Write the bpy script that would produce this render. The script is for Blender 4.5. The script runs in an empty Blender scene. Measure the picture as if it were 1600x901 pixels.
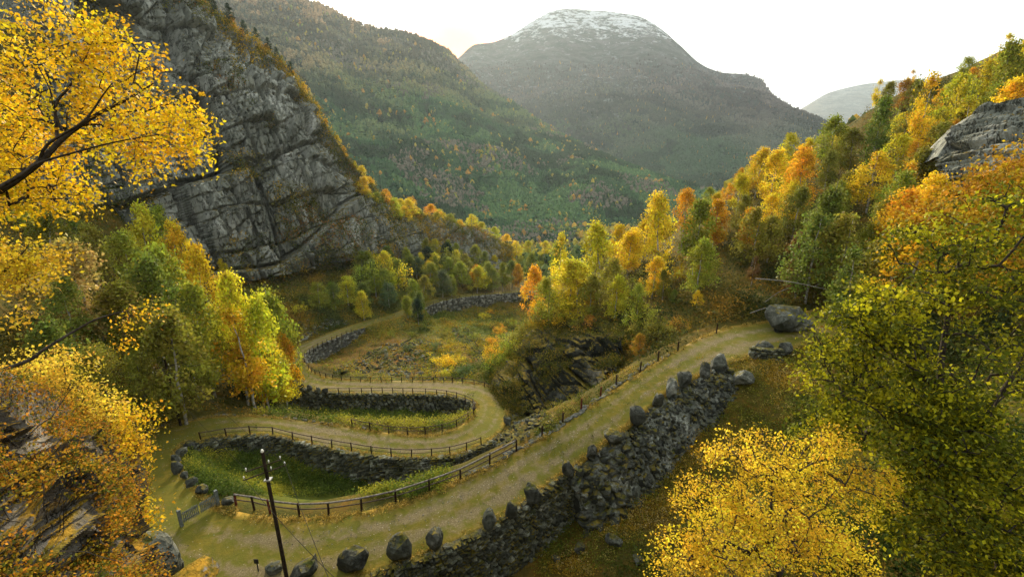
import bpy, bmesh, math, random
import numpy as np
from mathutils import Vector, kdtree

# ------------------------------------------------------------------ camera, world, light
sc = bpy.context.scene
C = sc.collection
R = math.radians
W0, H0, FPX = 1600.0, 901.0, 755.6
PITCH = R(17.0)
CAMZ = 28.0
cam_d = bpy.data.cameras.new('camera'); cam = bpy.data.objects.new('camera', cam_d); C.objects.link(cam)
cam_d.sensor_width = 36.0; cam_d.lens = 36.0 * FPX / W0
cam_d.clip_start = 0.2; cam_d.clip_end = 30000
cam.location = (0, 0, CAMZ); cam.rotation_euler = (R(90) - PITCH, 0, 0)
sc.camera = cam
SUN_EL, SUN_AZ = R(18), R(-8)          # azimuth measured from +Y (view direction), negative = left
w = bpy.data.worlds.new('World'); sc.world = w; w.use_nodes = True
nt = w.node_tree; nt.nodes.clear()
out = nt.nodes.new('ShaderNodeOutputWorld'); bg = nt.nodes.new('ShaderNodeBackground')
sky = nt.nodes.new('ShaderNodeTexSky'); sky.sky_type = 'NISHITA'; sky.sun_disc = False
sky.sun_elevation = SUN_EL; sky.sun_rotation = SUN_AZ; sky.air_density = 1.0; sky.dust_density = 3.0; sky.ozone_density = 1.0
tc = nt.nodes.new('ShaderNodeTexCoord'); mp = nt.nodes.new('ShaderNodeMapping'); mp.inputs['Scale'].default_value = (1, 1, 4)
nz = nt.nodes.new('ShaderNodeTexNoise'); nz.inputs['Scale'].default_value = 2.2; nz.inputs['Detail'].default_value = 6
cr = nt.nodes.new('ShaderNodeValToRGB'); cr.color_ramp.elements[0].position = 0.30; cr.color_ramp.elements[0].color = (.55, .55, .55, 1)
cr.color_ramp.elements[1].position = 0.60; cr.color_ramp.elements[1].color = (1, 1, 1, 1)
mx = nt.nodes.new('ShaderNodeMix'); mx.data_type = 'RGBA'
mx.inputs[7].default_value = (8.3, 8.6, 8.1, 1)      # thin bright cloud
L = nt.links.new
L(tc.outputs['Generated'], mp.inputs['Vector']); L(mp.outputs[0], nz.inputs['Vector']); L(nz.outputs[0], cr.inputs[0])
L(cr.outputs[0], mx.inputs[0]); L(sky.outputs[0], mx.inputs[6]); L(mx.outputs[2], bg.inputs['Color'])
gd = nt.nodes.new('ShaderNodeVectorMath'); gd.operation = 'DOT_PRODUCT'; ge, ga = R(7.6), R(-6.0)
gd.inputs[1].default_value = (math.sin(ga)*math.cos(ge), math.cos(ga)*math.cos(ge), math.sin(ge))
gm = nt.nodes.new('ShaderNodeMapRange'); gm.interpolation_type = 'SMOOTHSTEP'; gm.inputs[1].default_value = math.cos(R(7.5)); gm.inputs[2].default_value = 1.0
gx_ = nt.nodes.new('ShaderNodeMix'); gx_.data_type = 'RGBA'; gx_.inputs[7].default_value = (26, 6.0, .0, 1)
L(tc.outputs['Generated'], gd.inputs[0]); L(gd.outputs['Value'], gm.inputs[0]); L(gm.outputs[0], gx_.inputs[0]); L(mx.outputs[2], gx_.inputs[6]); L(gx_.outputs[2], bg.inputs['Color'])
bg.inputs['Strength'].default_value = 0.078; L(bg.outputs[0], out.inputs['Surface'])
sd = bpy.data.lights.new('sun', 'SUN'); sd.energy = 4.6; sd.angle = R(12); sd.color = (1.0, .84, .58)
sun = bpy.data.objects.new('sun', sd); C.objects.link(sun)
sdir = Vector((math.sin(SUN_AZ) * math.cos(SUN_EL), math.cos(SUN_AZ) * math.cos(SUN_EL), math.sin(SUN_EL)))
sun.rotation_euler = sdir.to_track_quat('Z', 'Y').to_euler(); sun.location = (0, 0, 200)
sc.view_settings.view_transform = 'Standard'; sc.view_settings.look = 'None'
sc.view_settings.exposure = 1.32; sc.view_settings.gamma = 1.0; sc.view_settings.use_curve_mapping = False
sc.render.engine = 'CYCLES'
cy = sc.cycles
cy.max_bounces = 5; cy.diffuse_bounces = 3; cy.glossy_bounces = 2; cy.transmission_bounces = 4; cy.transparent_max_bounces = 4
cy.volume_bounces = 0; cy.use_adaptive_sampling = True; cy.adaptive_threshold = 0.02; cy.use_denoising = True
cy.caustics_reflective = False; cy.caustics_refractive = False
try: cy.denoising_prefilter = 'ACCURATE'
except Exception: pass

rng = np.random.default_rng(7); random.seed(7)
# ------------------------------------------------------------------ projection helpers
cp, sp = math.cos(PITCH), math.sin(PITCH)
def Q(px, py, d):                       # point seen at pixel px,py at camera depth d
    u = (px - W0/2) / FPX * d; v = (py - H0/2) / FPX * d
    return np.array([u, d*cp - v*sp, CAMZ - d*sp - v*cp])
def P(px, py, z):                       # point seen at pixel px,py lying at height z
    v = (py - H0/2) / FPX
    return Q(px, py, (CAMZ - z) / (sp + v*cp))
def proj(p):
    x, y, z = p[0], p[1], p[2] - CAMZ
    d = y*cp - z*sp; v = -(z*cp + y*sp)
    return W0/2 + FPX*x/d, H0/2 + FPX*v/d, d
# ------------------------------------------------------------------ numpy noise
def _h(ix, iy, iz, s=0):
    n = (ix*374761393 + iy*668265263 + iz*2147483647 + s*1274126177) & 0xffffffff
    n = ((n ^ (n >> 13)) * 1274126177) & 0xffffffff
    n = (n ^ (n >> 16)) * 2246822519 & 0xffffffff
    return ((n ^ (n >> 15)) & 0xffffff) / float(0xffffff)
def vnoise(p, s=0):
    f = np.floor(p).astype(np.int64); t = p - f; t = t*t*(3-2*t); r = 0
    for a in (0, 1):
        for b in (0, 1):
            for c in (0, 1):
                wgt = (t[..., 0] if a else 1-t[..., 0]) * (t[..., 1] if b else 1-t[..., 1]) * (t[..., 2] if c else 1-t[..., 2])
                r = r + wgt * _h(f[..., 0]+a, f[..., 1]+b, f[..., 2]+c, s)
    return r
def fbm(p, o=4, s=0):
    r = 0; a = .5; q = np.asarray(p, float)
    for i in range(o): r = r + a*(vnoise(q, s+i)-.5)*2; q = q*2.03+11.3; a *= .5
    return r
def worley(p, s=0):                     # value of the nearest cell, and edge distance
    f = np.floor(p).astype(np.int64)
    d1 = np.full(p.shape[:-1], 9.); d2 = d1.copy(); val = np.zeros_like(d1)
    for a in (-1, 0, 1):
        for b in (-1, 0, 1):
            for c in (-1, 0, 1):
                g = f + np.array([a, b, c])
                o = np.stack([_h(g[..., 0], g[..., 1], g[..., 2], s+k) for k in (1, 2, 3)], -1)
                dd = np.sum((g + o - p)**2, -1); v = _h(g[..., 0], g[..., 1], g[..., 2], s+5)
                near = dd < d1
                d2 = np.where(near, d1, np.minimum(d2, dd)); val = np.where(near, v, val); d1 = np.where(near, dd, d1)
    return val, np.sqrt(d2) - np.sqrt(d1)
def joints(p, sets, s=0):               # straight joint planes split the rock into blocks that stand proud or back
    r = 0
    for k, (dv, dw, su, sv, amp) in enumerate(sets):
        dv = np.array(dv, float); dv /= np.linalg.norm(dv); dw = np.array(dw, float); dw /= np.linalg.norm(dw)
        wp = fbm(p/su*.35, 2, s+k)*.5
        v = p @ dw/sv + wp; j = np.floor(v).astype(np.int64); off = _h(j, j*0+k, j*0, s+3)*.9
        u = p @ dv/su + off + wp*.6; i = np.floor(u).astype(np.int64); z_ = i*0+k
        h0 = _h(i, j, z_, s+1); tl = _h(i, j, z_, s+2)-.5; tm = _h(i, j, z_, s+4)-.5; fu, fv = u-i, v-j
        e = np.minimum(np.minimum(fu, 1-fu)*su, np.minimum(fv, 1-fv)*sv)/min(su, sv)
        r = r + amp*((h0-.5) + tl*(fu-.5)*.9 + tm*(fv-.5)*.9) - amp*.8*np.clip(.07-e, 0, .07)/.07*.55
    return r
# ------------------------------------------------------------------ mesh helpers
def mesh_np(name, V, F, mat, smooth=False, attrs=None, cols=None):
    me = bpy.data.meshes.new(name)
    V = np.asarray(V, np.float32); F = np.asarray(F, np.int32); k = F.shape[1]
    me.vertices.add(len(V)); me.vertices.foreach_set('co', V.ravel())
    me.loops.add(F.size); me.loops.foreach_set('vertex_index', F.ravel())
    me.polygons.add(len(F)); me.polygons.foreach_set('loop_start', np.arange(0, F.size, k, dtype=np.int32))
    if smooth: me.polygons.foreach_set('use_smooth', np.ones(len(F), bool))
    else: me.polygons.foreach_set('use_smooth', np.zeros(len(F), bool))
    if attrs:
        for an, (dom, arr) in attrs.items():
            a = me.attributes.new(an, 'FLOAT', dom); a.data.foreach_set('value', np.asarray(arr, np.float32))
    if cols is not None:
        a = me.attributes.new('Col', 'FLOAT_COLOR', 'FACE'); a.data.foreach_set('color', np.asarray(cols, np.float32).ravel())
    me.materials.append(mat); me.update(calc_edges=True)
    return me
def tag(o, label=None, cat=None, group=None, kind=None):
    if label: o['label'] = label
    if cat: o['category'] = cat
    if group: o['group'] = group
    if kind: o['kind'] = kind
    return o
def obj(name, me, parent=None):
    o = bpy.data.objects.new(name, me); C.objects.link(o)
    if parent: o.parent = parent
    return o
def empty(name, loc, rz=0):
    o = bpy.data.objects.new(name, None); C.objects.link(o); o.location = loc; o.rotation_euler = (0, 0, rz)
    o.empty_display_size = .3; return o
def merge2(name, a, ma, b, mb_):      # trunk and limbs as one mesh with two barks
    A, FA, B_, FB = np.concatenate(a.V), np.concatenate(a.F), np.concatenate(b.V), np.concatenate(b.F)
    me = mesh_np(name, np.concatenate([A, B_]), np.concatenate([FA, FB+len(A)]), ma, True); me.materials.append(mb_)
    me.polygons.foreach_set('material_index', np.concatenate([np.zeros(len(FA), np.int32), np.ones(len(FB), np.int32)])); return me
class MB:                               # collects quads/tris as triangles+quads split to tris
    def __init__(s): s.V = []; s.F = []; s.n = 0; s.T = []
    def add(s, V, F):
        V = np.asarray(V, float); F = np.asarray(F, int)
        if F.shape[1] == 4: F = np.concatenate([F[:, [0, 1, 2]], F[:, [0, 2, 3]]])
        s.V.append(V); s.F.append(F + s.n); s.n += len(V); s.T.append(np.full(len(F), random.random()-.5))
    def box(s, c, ax, ay, az):          # centre and three half axes
        c, ax, ay, az = map(np.asarray, (c, ax, ay, az))
        V = [c + i*ax + j*ay + k*az for k in (-1, 1) for j in (-1, 1) for i in (-1, 1)]
        s.add(V, [[0, 2, 3, 1], [4, 5, 7, 6], [0, 1, 5, 4], [2, 6, 7, 3], [0, 4, 6, 2], [1, 3, 7, 5]])
    def tube(s, pts, rad, n=6):
        pts = np.asarray(pts, float); m = len(pts)
        if np.isscalar(rad): rad = [rad]*m
        T = np.gradient(pts, axis=0); T /= np.linalg.norm(T, axis=1)[:, None] + 1e-9
        ref = np.array([0, 0, 1.]) if abs(T[0][2]) < .8 else np.array([1., 0, 0])
        V = []
        for i in range(m):
            a = np.cross(T[i], ref); a /= np.linalg.norm(a) + 1e-9; b = np.cross(T[i], a)
            for k in range(n):
                th = 2*math.pi*k/n; V.append(pts[i] + rad[i]*(math.cos(th)*a + math.sin(th)*b))
        F = [[i*n+k, i*n+(k+1) % n, (i+1)*n+(k+1) % n, (i+1)*n+k] for i in range(m-1) for k in range(n)]
        s.add(V, F); s.add([pts[-1]]+V[-n:], [[0, 1+(k+1) % n, 1+k] for k in range(n)])
        s.add([pts[0]]+V[:n], [[0, 1+k, 1+(k+1) % n] for k in range(n)])
    def mesh(s, name, mat, smooth=False):
        return mesh_np(name, np.concatenate(s.V), np.concatenate(s.F), mat, smooth, {'tone': ('FACE', np.concatenate(s.T))})
def grid_faces(nr, ncl, wrap=False):
    r = np.arange(nr-1)[:, None]; c = np.arange(ncl-1)[None]
    a = (r*ncl+c).ravel()
    return np.stack([a, a+1, a+ncl+1, a+ncl], 1)
# ------------------------------------------------------------------ materials
def M_new(name):
    m = bpy.data.materials.new(name); m.use_nodes = True
    t = m.node_tree; b = t.nodes['Principled BSDF']; b.inputs['Specular IOR Level'].default_value = .06
    return m, t, b
def N(t, typ, **kw):
    n = t.nodes.new(typ)
    for k, v in kw.items():
        if k in n.inputs: n.inputs[k].default_value = v
        else: setattr(n, k, v)
    return n
def noise(t, scale, detail=5, rough=.6, vec=None, dist=0):
    n = N(t, 'ShaderNodeTexNoise'); n.inputs['Scale'].default_value = scale; n.inputs['Detail'].default_value = detail
    n.inputs['Roughness'].default_value = rough; n.inputs['Distortion'].default_value = dist
    if vec is not None: t.links.new(vec, n.inputs['Vector'])
    return n.outputs[0]
def ramp(t, fac, stops):
    r = N(t, 'ShaderNodeValToRGB'); e = r.color_ramp.elements
    while len(e) < len(stops): e.new(.5)
    for el, (p, c) in zip(e, stops): el.position = p; el.color = (*c, 1) if len(c) == 3 else c
    t.links.new(fac, r.inputs[0]); return r.outputs[0]
def mix(t, f, a, b, mode='MIX'):
    m = N(t, 'ShaderNodeMix'); m.data_type = 'RGBA'; m.blend_type = mode
    for s_, x in ((0, f), (6, a), (7, b)):
        if isinstance(x, (int, float)): m.inputs[s_].default_value = x
        elif isinstance(x, tuple): m.inputs[s_].default_value = (*x, 1)
        else: t.links.new(x, m.inputs[s_])
    return m.outputs[2]
def math_(t, op, a, b=0.0, c=None):
    m = N(t, 'ShaderNodeMath'); m.operation = op
    for i, x in enumerate((a, b) if c is None else (a, b, c)):
        if isinstance(x, (int, float)): m.inputs[i].default_value = x
        else: t.links.new(x, m.inputs[i])
    return m.outputs[0]
def bump(t, b, h, strength=.5, dist=.1):
    n = N(t, 'ShaderNodeBump'); n.inputs['Strength'].default_value = strength; n.inputs['Distance'].default_value = dist
    t.links.new(h, n.inputs['Height']); t.links.new(n.outputs[0], b.inputs['Normal'])
def wpos(t): return N(t, 'ShaderNodeNewGeometry').outputs['Position']
def upness(t):
    g = N(t, 'ShaderNodeNewGeometry'); s = N(t, 'ShaderNodeSeparateXYZ'); t.links.new(g.outputs['Normal'], s.inputs[0]); return s.outputs[2]
def mapr(t, v, a, b, c=0., d=1.):
    m = N(t, 'ShaderNodeMapRange'); t.links.new(v, m.inputs[0])
    for i, x in zip((1, 2, 3, 4), (a, b, c, d)): m.inputs[i].default_value = x
    return m.outputs[0]
def attr(t, name, o='Fac'): return N(t, 'ShaderNodeAttribute', attribute_name=name).outputs[o]

def N_comb(t, v):
    n = N(t, 'ShaderNodeCombineColor')
    for i in range(3): t.links.new(v, n.inputs[i])
    return n.outputs[0]
def rock_mat(name, dark, mid, light, scale=1., moss=.5, mosscol=((.045, .055, .012), (.16, .12, .02)), streak=1.):
    m, t, b = M_new(name); pos = wpos(t)
    mpn = N(t, 'ShaderNodeMapping'); mpn.inputs['Scale'].default_value = (scale, scale, scale/streak); mpn.inputs['Rotation'].default_value = (.25, .35, 0)
    t.links.new(pos, mpn.inputs['Vector']); vec = mpn.outputs[0]
    n1 = noise(t, .5, 8, .68, vec, .15); n2 = noise(t, 3.2, 6, .7, vec)
    c = ramp(t, n1, [(.34, dark), (.5, mid), (.66, light)])
    c = mix(t, mapr(t, n2, .35, .7, .0, .6), c, mix(t, .5, dark, mid)); c = mix(t, mapr(t, noise(t, .16, 3, .6, vec, .2), .40, .62, .55, 0), c, dark)
    n3 = noise(t, 1.1, 5, .6, vec, .2)
    crack = mapr(t, math_(t, 'ABSOLUTE', math_(t, 'SUBTRACT', n3, .5)), 0, .022, 0, 1)
    c = mix(t, crack, mix(t, .6, dark, (.03, .03, .025)), c)
    tn = mapr(t, attr(t, 'tone'), -.5, .5, -.15, 1.0); tn = math_(t, 'ADD', math_(t, 'MULTIPLY', math_(t, 'MULTIPLY', tn, tn), 1.9), .5); c = mix(t, 1., c, N_comb(t, tn), 'MULTIPLY')
    if moss > 0:
        mo = math_(t, 'ADD', mapr(t, upness(t), .25, .95, -.35, .45), mapr(t, noise(t, .9, 6, .7, pos), .35, .65, -.25, .45))
        mcol = ramp(t, noise(t, 1.4, 4, .6, pos), [(.35, mosscol[0]), (.65, mosscol[1])])
        c = mix(t, mapr(t, mo, .5-.4*moss, .75-.4*moss), c, mcol)
    t.links.new(c, b.inputs['Base Color']); b.inputs['Roughness'].default_value = .85
    h = math_(t, 'ADD', math_(t, 'MULTIPLY', n1, 1.2), math_(t, 'ADD', math_(t, 'MULTIPLY', n2, .4), math_(t, 'MULTIPLY', crack, .35)))
    bump(t, b, h, .9, .35/scale); return m
M = {}
M['cliff'] = rock_mat('cliff_rock', (.10, .108, .09), (.32, .335, .295), (.60, .61, .57), .42, .38, ((.035, .045, .012), (.17, .11, .02)), 3.2)
M['rock'] = rock_mat('grey_rock', (.036, .040, .032), (.095, .10, .086), (.28, .285, .26), 1.6, .30)
M['rock_moss'] = rock_mat('mossy_rock', (.016, .018, .013), (.045, .048, .04), (.18, .185, .165), .6, .92, ((.05, .05, .009), (.17, .12, .014)))
M['ledge'] = rock_mat('ledge_rock', (.05, .045, .038), (.17, .155, .135), (.40, .37, .33), 1.6, .95, ((.09, .08, .012), (.36, .20, .02)))
M['wall'] = rock_mat('wall_stone', (.036, .040, .030), (.105, .112, .09), (.27, .28, .245), 2.2, .30)
M['wallpale'] = rock_mat('pale_wall_stone', (.08, .085, .075), (.19, .195, .18), (.34, .34, .32), 2.2, .12)
M['rubble'] = rock_mat('rubble_stone', (.032, .036, .030), (.095, .10, .086), (.29, .30, .275), 1.6, .45)

def ground_mat():
    m, t, b = M_new('hill_ground'); pos = wpos(t)
    big = noise(t, .07, 6, .65, pos, .5); mid = noise(t, .45, 6, .7, pos, .4); fine = noise(t, 4.5, 5, .75, pos)
    c = ramp(t, big, [(.30, (.022, .034, .007)), (.43, (.065, .065, .009)), (.54, (.13, .08, .010)), (.68, (.11, .10, .014))])
    c2 = ramp(t, mid, [(.33, (.022, .032, .009)), (.5, (.085, .075, .013)), (.68, (.21, .10, .016))])
    c = mix(t, .55, c, c2)
    g = attr(t, 'green'); c = mix(t, g, c, ramp(t, mid, [(.35, (.04, .065, .009)), (.65, (.15, .16, .018))]))
    rr = attr(t, 'rusty'); c = mix(t, rr, c, ramp(t, mid, [(.35, (.10, .06, .012)), (.6, (.24, .10, .015))]))
    c = mix(t, mapr(t, fine, .3, .72, .0, .55), c, (.03, .032, .009))
    t.links.new(c, b.inputs['Base Color']); b.inputs['Roughness'].default_value = .95
    bump(t, b, math_(t, 'ADD', fine, math_(t, 'MULTIPLY', mid, 1.5)), .9, .3); return m
M['ground'] = ground_mat()
def road_mat():
    m, t, b = M_new('grassy_gravel_road'); pos = wpos(t)
    a = attr(t, 'across'); wet = attr(t, 'bare')
    big = noise(t, .25, 5, .65, pos, .3); mid = noise(t, 1.1, 6, .7, pos, .5); fine = noise(t, 9, 5, .8, pos)
    grass = ramp(t, mid, [(.3, (.055, .074, .008)), (.5, (.125, .10, .012)), (.7, (.21, .145, .016))])
    grass = mix(t, mapr(t, big, .35, .65), grass, (.10, .10, .014))
    gold = ramp(t, mid, [(.35, (.20, .125, .02)), (.65, (.36, .22, .035))])
    edge = mapr(t, math_(t, 'ABSOLUTE', math_(t, 'SUBTRACT', a, .5)), .34, .5)
    edge = math_(t, 'MULTIPLY', edge, mapr(t, mid, .35, .6))
    c = mix(t, edge, grass, gold)
    grav = ramp(t, fine, [(.3, (.08, .062, .032)), (.55, (.17, .135, .072)), (.75, (.44, .38, .28))])
    trk = mapr(t, math_(t, 'ABSOLUTE', math_(t, 'SUBTRACT', math_(t, 'ABSOLUTE', math_(t, 'SUBTRACT', a, .5)), .17)), .15, .02)
    gm = math_(t, 'ADD', math_(t, 'MULTIPLY', trk, .6), math_(t, 'ADD', math_(t, 'MULTIPLY', wet, .75), mapr(t, mid, .3, .7, -.75, .35)))
    c = mix(t, mapr(t, gm, .2, .8), c, grav)
    c = mix(t, mapr(t, fine, .35, .75, 0, .35), c, (.05, .045, .015))
    v = N(t, 'ShaderNodeTexVoronoi'); v.inputs['Scale'].default_value = 2.2; t.links.new(pos, v.inputs['Vector'])
    c = mix(t, mapr(t, v.outputs[0], .10, .05, 0, .7), c, (.42, .38, .30))     # scattered pale pebbles and leaves
    t.links.new(c, b.inputs['Base Color']); b.inputs['Roughness'].default_value = .95
    bump(t, b, math_(t, 'ADD', fine, mid), .6, .12); return m
M['road'] = road_mat()
def leaf_mat(name, trans=.38, varv=.65, varh=.028):
    m, t, b = M_new(name)
    col = N(t, 'ShaderNodeObjectInfo').outputs['Color']; r = attr(t, 'rnd'); r2 = attr(t, 'rnd2')
    h = N(t, 'ShaderNodeHueSaturation'); t.links.new(col, h.inputs['Color'])
    t.links.new(mapr(t, r, 0, 1, .5-varh, .5+(varh*1.6 if varh < .05 else .02)), h.inputs['Hue'])
    t.links.new(mapr(t, r2, 0, 1, 1-varv, 1+varv*1.1), h.inputs['Value'])
    t.links.new(h.outputs[0], b.inputs['Base Color']); b.inputs['Roughness'].default_value = .55
    tr = N(t, 'ShaderNodeBsdfTranslucent'); t.links.new(h.outputs[0], tr.inputs['Color'])
    ms = N(t, 'ShaderNodeMixShader'); ms.inputs[0].default_value = trans
    t.links.new(b.outputs[0], ms.inputs[1]); t.links.new(tr.outputs[0], ms.inputs[2])
    t.links.new(ms.outputs[0], t.nodes['Material Output'].inputs['Surface']); return m
M['leaf'] = leaf_mat('autumn_leaves'); M['leafmix'] = leaf_mat('green_to_gold_leaves', .42, .6, .03)
_t = M['leafmix'].node_tree; _hs = [n for n in _t.nodes if n.type == 'HUE_SAT'][0]; _src = _hs.inputs['Color'].links[0].from_socket
_t.links.new(mix(_t, mapr(_t, attr(_t, 'rnd'), .46, .72), _src, mix(_t, 1., _src, (4.2, 2.6, 1.2), 'MULTIPLY')), _hs.inputs['Color']); M['needle'] = leaf_mat('pine_needles', .15, .4, .02)
def col_mat(name, trans=.25):
    m, t, b = M_new(name); c = attr(t, 'Col', 'Color')
    t.links.new(c, b.inputs['Base Color']); b.inputs['Roughness'].default_value = .8
    tr = N(t, 'ShaderNodeBsdfTranslucent'); t.links.new(c, tr.inputs['Color'])
    ms = N(t, 'ShaderNodeMixShader'); ms.inputs[0].default_value = trans
    t.links.new(b.outputs[0], ms.inputs[1]); t.links.new(tr.outputs[0], ms.inputs[2])
    t.links.new(ms.outputs[0], t.nodes['Material Output'].inputs['Surface']); return m
M['col'] = col_mat('mixed_undergrowth', .3); M['forest'] = col_mat('distant_forest', .1)
def bark_mat(name, a, bcol, sc_=6):
    m, t, b = M_new(name); pos = N(t, 'ShaderNodeTexCoord').outputs['Object']
    n = noise(t, sc_, 6, .7, pos); t.links.new(ramp(t, n, [(.38, a), (.62, bcol)]), b.inputs['Base Color'])
    b.inputs['Roughness'].default_value = .9; bump(t, b, n, .5, .03); return m
M['bark'] = bark_mat('dark_bark', (.018, .014, .010), (.06, .05, .04))
M['birch'] = bark_mat('birch_bark', (.10, .09, .08), (.48, .46, .42), 2.5)
M['pinebark'] = bark_mat('pine_bark', (.05, .03, .02), (.16, .10, .07))
M['post'] = bark_mat('dark_post_wood', (.012, .008, .006), (.045, .025, .018), 8)
M['redpost'] = bark_mat('red_brown_post_wood', (.05, .012, .008), (.13, .03, .02), 8)
M['rail'] = bark_mat('weathered_rail_wood', (.07, .06, .055), (.20, .18, .165), 5)
M['darkrail'] = bark_mat('dark_rail_wood', (.03, .022, .02), (.09, .07, .06), 5)
M['gate'] = bark_mat('grey_gate_wood', (.07, .085, .085), (.17, .19, .185), 5)
M['dead'] = bark_mat('bleached_wood', (.09, .08, .07), (.24, .225, .20), 5)
M['pole'] = bark_mat('creosoted_pole_wood', (.012, .009, .007), (.04, .027, .02), 4)
def plain(name, c, r=.5, metal=0):
    m, t, b = M_new(name); n = noise(t, 12, 3, .6, N(t, 'ShaderNodeTexCoord').outputs['Object'])
    t.links.new(mix(t, mapr(t, n, .3, .7, 0, .35), c, tuple(x*.6 for x in c)), b.inputs['Base Color'])
    b.inputs['Roughness'].default_value = r; b.inputs['Metallic'].default_value = metal; return m
M['porcelain'] = plain('white_porcelain', (.8, .8, .78), .2); M['wire'] = plain('dull_wire', (.018, .017, .016), .9)
M['steel'] = plain('galvanised_steel', (.35, .36, .36), .5, .6); M['sign'] = plain('dark_sign_board', (.03, .03, .03), .6)

# ------------------------------------------------------------------ road layout: (A edge px), (B edge px), height, bare gravel
ST = [((1290,478),(1350,520),6.6,.2),((1200,500),(1262,540),6.2,.1),((1130,512),(1190,553),6.0,.5),((1075,537),(1128,571),5.6,.6),((1020,569),(1080,594),5.0,.3),
      ((975,598),(1042,614),4.5,.2),((925,632),(1003,648),4.0,.15),((885,660),(962,682),3.4,.4),((845,685),(927,707),2.8,.45),
      ((805,706),(888,737),2.2,.5),((750,735),(835,775),1.6,.6),((700,757),(768,821),1.1,.6),((640,780),(682,861),.7,.5),
      ((560,800),(602,890),.3,.35),((500,808),(520,925),.1,.3),((430,808),(440,950),0,.5),((368,797),(300,930),-.2,.15),
      ((335,784),(232,872),-.4,-.1),((312,765),(212,800),-.6,-.5),((288,738),(205,745),-.9,-.5),((276,712),(208,702),-1.3,-.4),((290,693),(240,672),-1.8,-.4),
      ((318,689),(300,655),-2.4,-.2),((360,682),(352,649),-3.0,.1),((430,682),(420,650),-3.6,.3),((490,696),(490,659),-4.2,.9),
      ((550,706.5),(548,666),-4.7,.6),((612,715),(608,676),-5.3,.5),((674,715),(665,680),-5.9,.6),((728,706),(713,668),-6.5,.45),
      ((776,682),(740,648),-7.2,.1),((793,652),(742,638),-7.8,.1),((794,626),(738,628),-8.3,.1),((778,608),(713,621),-8.8,.3),
      ((757,601),(690,617),-9.2,.6),((723,596),(650,616),-9.8,.9),((665,595),(597,615),-10.6,.9),((600,594),(545,615),-11.4,.8),
      ((548,593),(500,611),-12.2,.5),((519,590),(470,604),-12.9,.3),((492,582),(448,590),-13.6,.1),((478,568),(440,572),-14.2,.1),
      ((476,558),(448,555),-14.8,.2),((483,547),(464,541),-15.4,.5),((503,537),(490,530),-16.1,.7),((527,527),(518,518),-16.8,.4),
      ((547,519),(540,510.5),-17.4,.2),((584,507),(576,500),-18.4,.2),((620,497),(612,491),-19.5,.1),((650,485),(640,479),-21,.1),((691,471),(682,466),-23,.1),
      ((728,464),(722,460),-25,.1),((772,460),(768,456.5),-27,.1),((840,455.5),(838,452),-30.5,.1),((900,452),(898,449),-34,.1)]
NS = len(ST)
A3 = np.array([P(*s[0], s[2]) for s in ST]); B3 = np.array([P(*s[1], s[2]) for s in ST]); BR = np.array([s[3] for s in ST])
def cr_interp(X, per):
    out = []; n = len(X)
    for i in range(n-1):
        p0, p1, p2, p3 = X[max(i-1, 0)], X[i], X[i+1], X[min(i+2, n-1)]
        for k in range(per):
            t = k/per
            out.append(.5*((2*p1) + (-p0+p2)*t + (2*p0-5*p1+4*p2-p3)*t*t + (-p0+3*p1-3*p2+p3)*t**3))
    out.append(X[-1]); return np.array(out)
PER = 14
Ad, Bd, Brd = cr_interp(A3, PER), cr_interp(B3, PER), cr_interp(BR[:, None], PER)[:, 0]
SI = np.arange(len(Ad)) / PER            # station index of each dense sample
# walls: (side, first station, last station, heights at those stations ...)
WALLS = [('B', 9, 14.0, [4.2, 4.6, 4.7, 4.6, 4.5, 4.0], 'near'),
         ('A', 20.6, 30.2, [.6, 1.0, 1.4, 2.0, 2.6, 3.3, 3.8, 3.6, 2.8, 1.5], 'second'),
         ('B', 31.0, 41.5, [.5, 2.0, 2.8, 3.0, 2.8, 2.7, 2.6, 3.6, 4.0, 3.6, 2.5], 'loop'),
         ('A', 41.2, 46.6, [.8, 2.8, 3.2, 3.2, 2.8, 1.6], 'upper'),
         ('A', 49.3, 53.0, [2.2, 4.0, 3.9, 3.0], 'far')]
def is_wall(si, side):
    return any(sd_ == side and a <= si <= b for sd_, a, b, _, _ in WALLS) or (side == 'B' and 3 <= si <= 9)
NA = 9
kd = kdtree.KDTree(len(Ad)*NA); info = []
width = np.linalg.norm(Ad-Bd, axis=1)
for i in range(len(Ad)):
    for k in range(NA):
        p = Ad[i]*(1-k/(NA-1)) + Bd[i]*(k/(NA-1)); kd.insert((p[0], p[1], 0), len(info)); info.append((i, k, p[2]))
kd.balance()
# ------------------------------------------------------------------ terrain control points
CPX = [ # px, py, z   (seen at that pixel, at that height)
 (900,895,-2.6),(960,850,-2.2),(1010,800,-1.8),(1060,740,-.6),(1120,680,1.5),(1180,630,3.6),(1240,585,5.6),
 (470,760,-7.5),(520,770,-7.9),(580,765,-8.6),(400,735,-5.6),(340,730,-4.2),(330,750,-3.2),(450,740,-6.6),(640,755,-9),
 (600,640,-13.6),(660,645,-13),(700,650,-12),(540,645,-13.5),(600,660,-11.5),(480,650,-12),(440,640,-11.5),
 (400,625,-9),(460,635,-16),(640,655,-12),
 (600,580,-14),(600,560,-16),(560,570,-15.5),(600,530,-18.5),(560,545,-18.6),(520,565,-17.6),(505,575,-17),(700,540,-20),(700,500,-24.5),(780,500,-28),
 (780,540,-24),(740,575,-18),(650,520,-20.5),(660,560,-16.8),(740,475,-29.2),(800,475,-31.5),(680,490,-25.5),(830,490,-31),
 (830,560,-24),(845,520,-28)]
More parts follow.
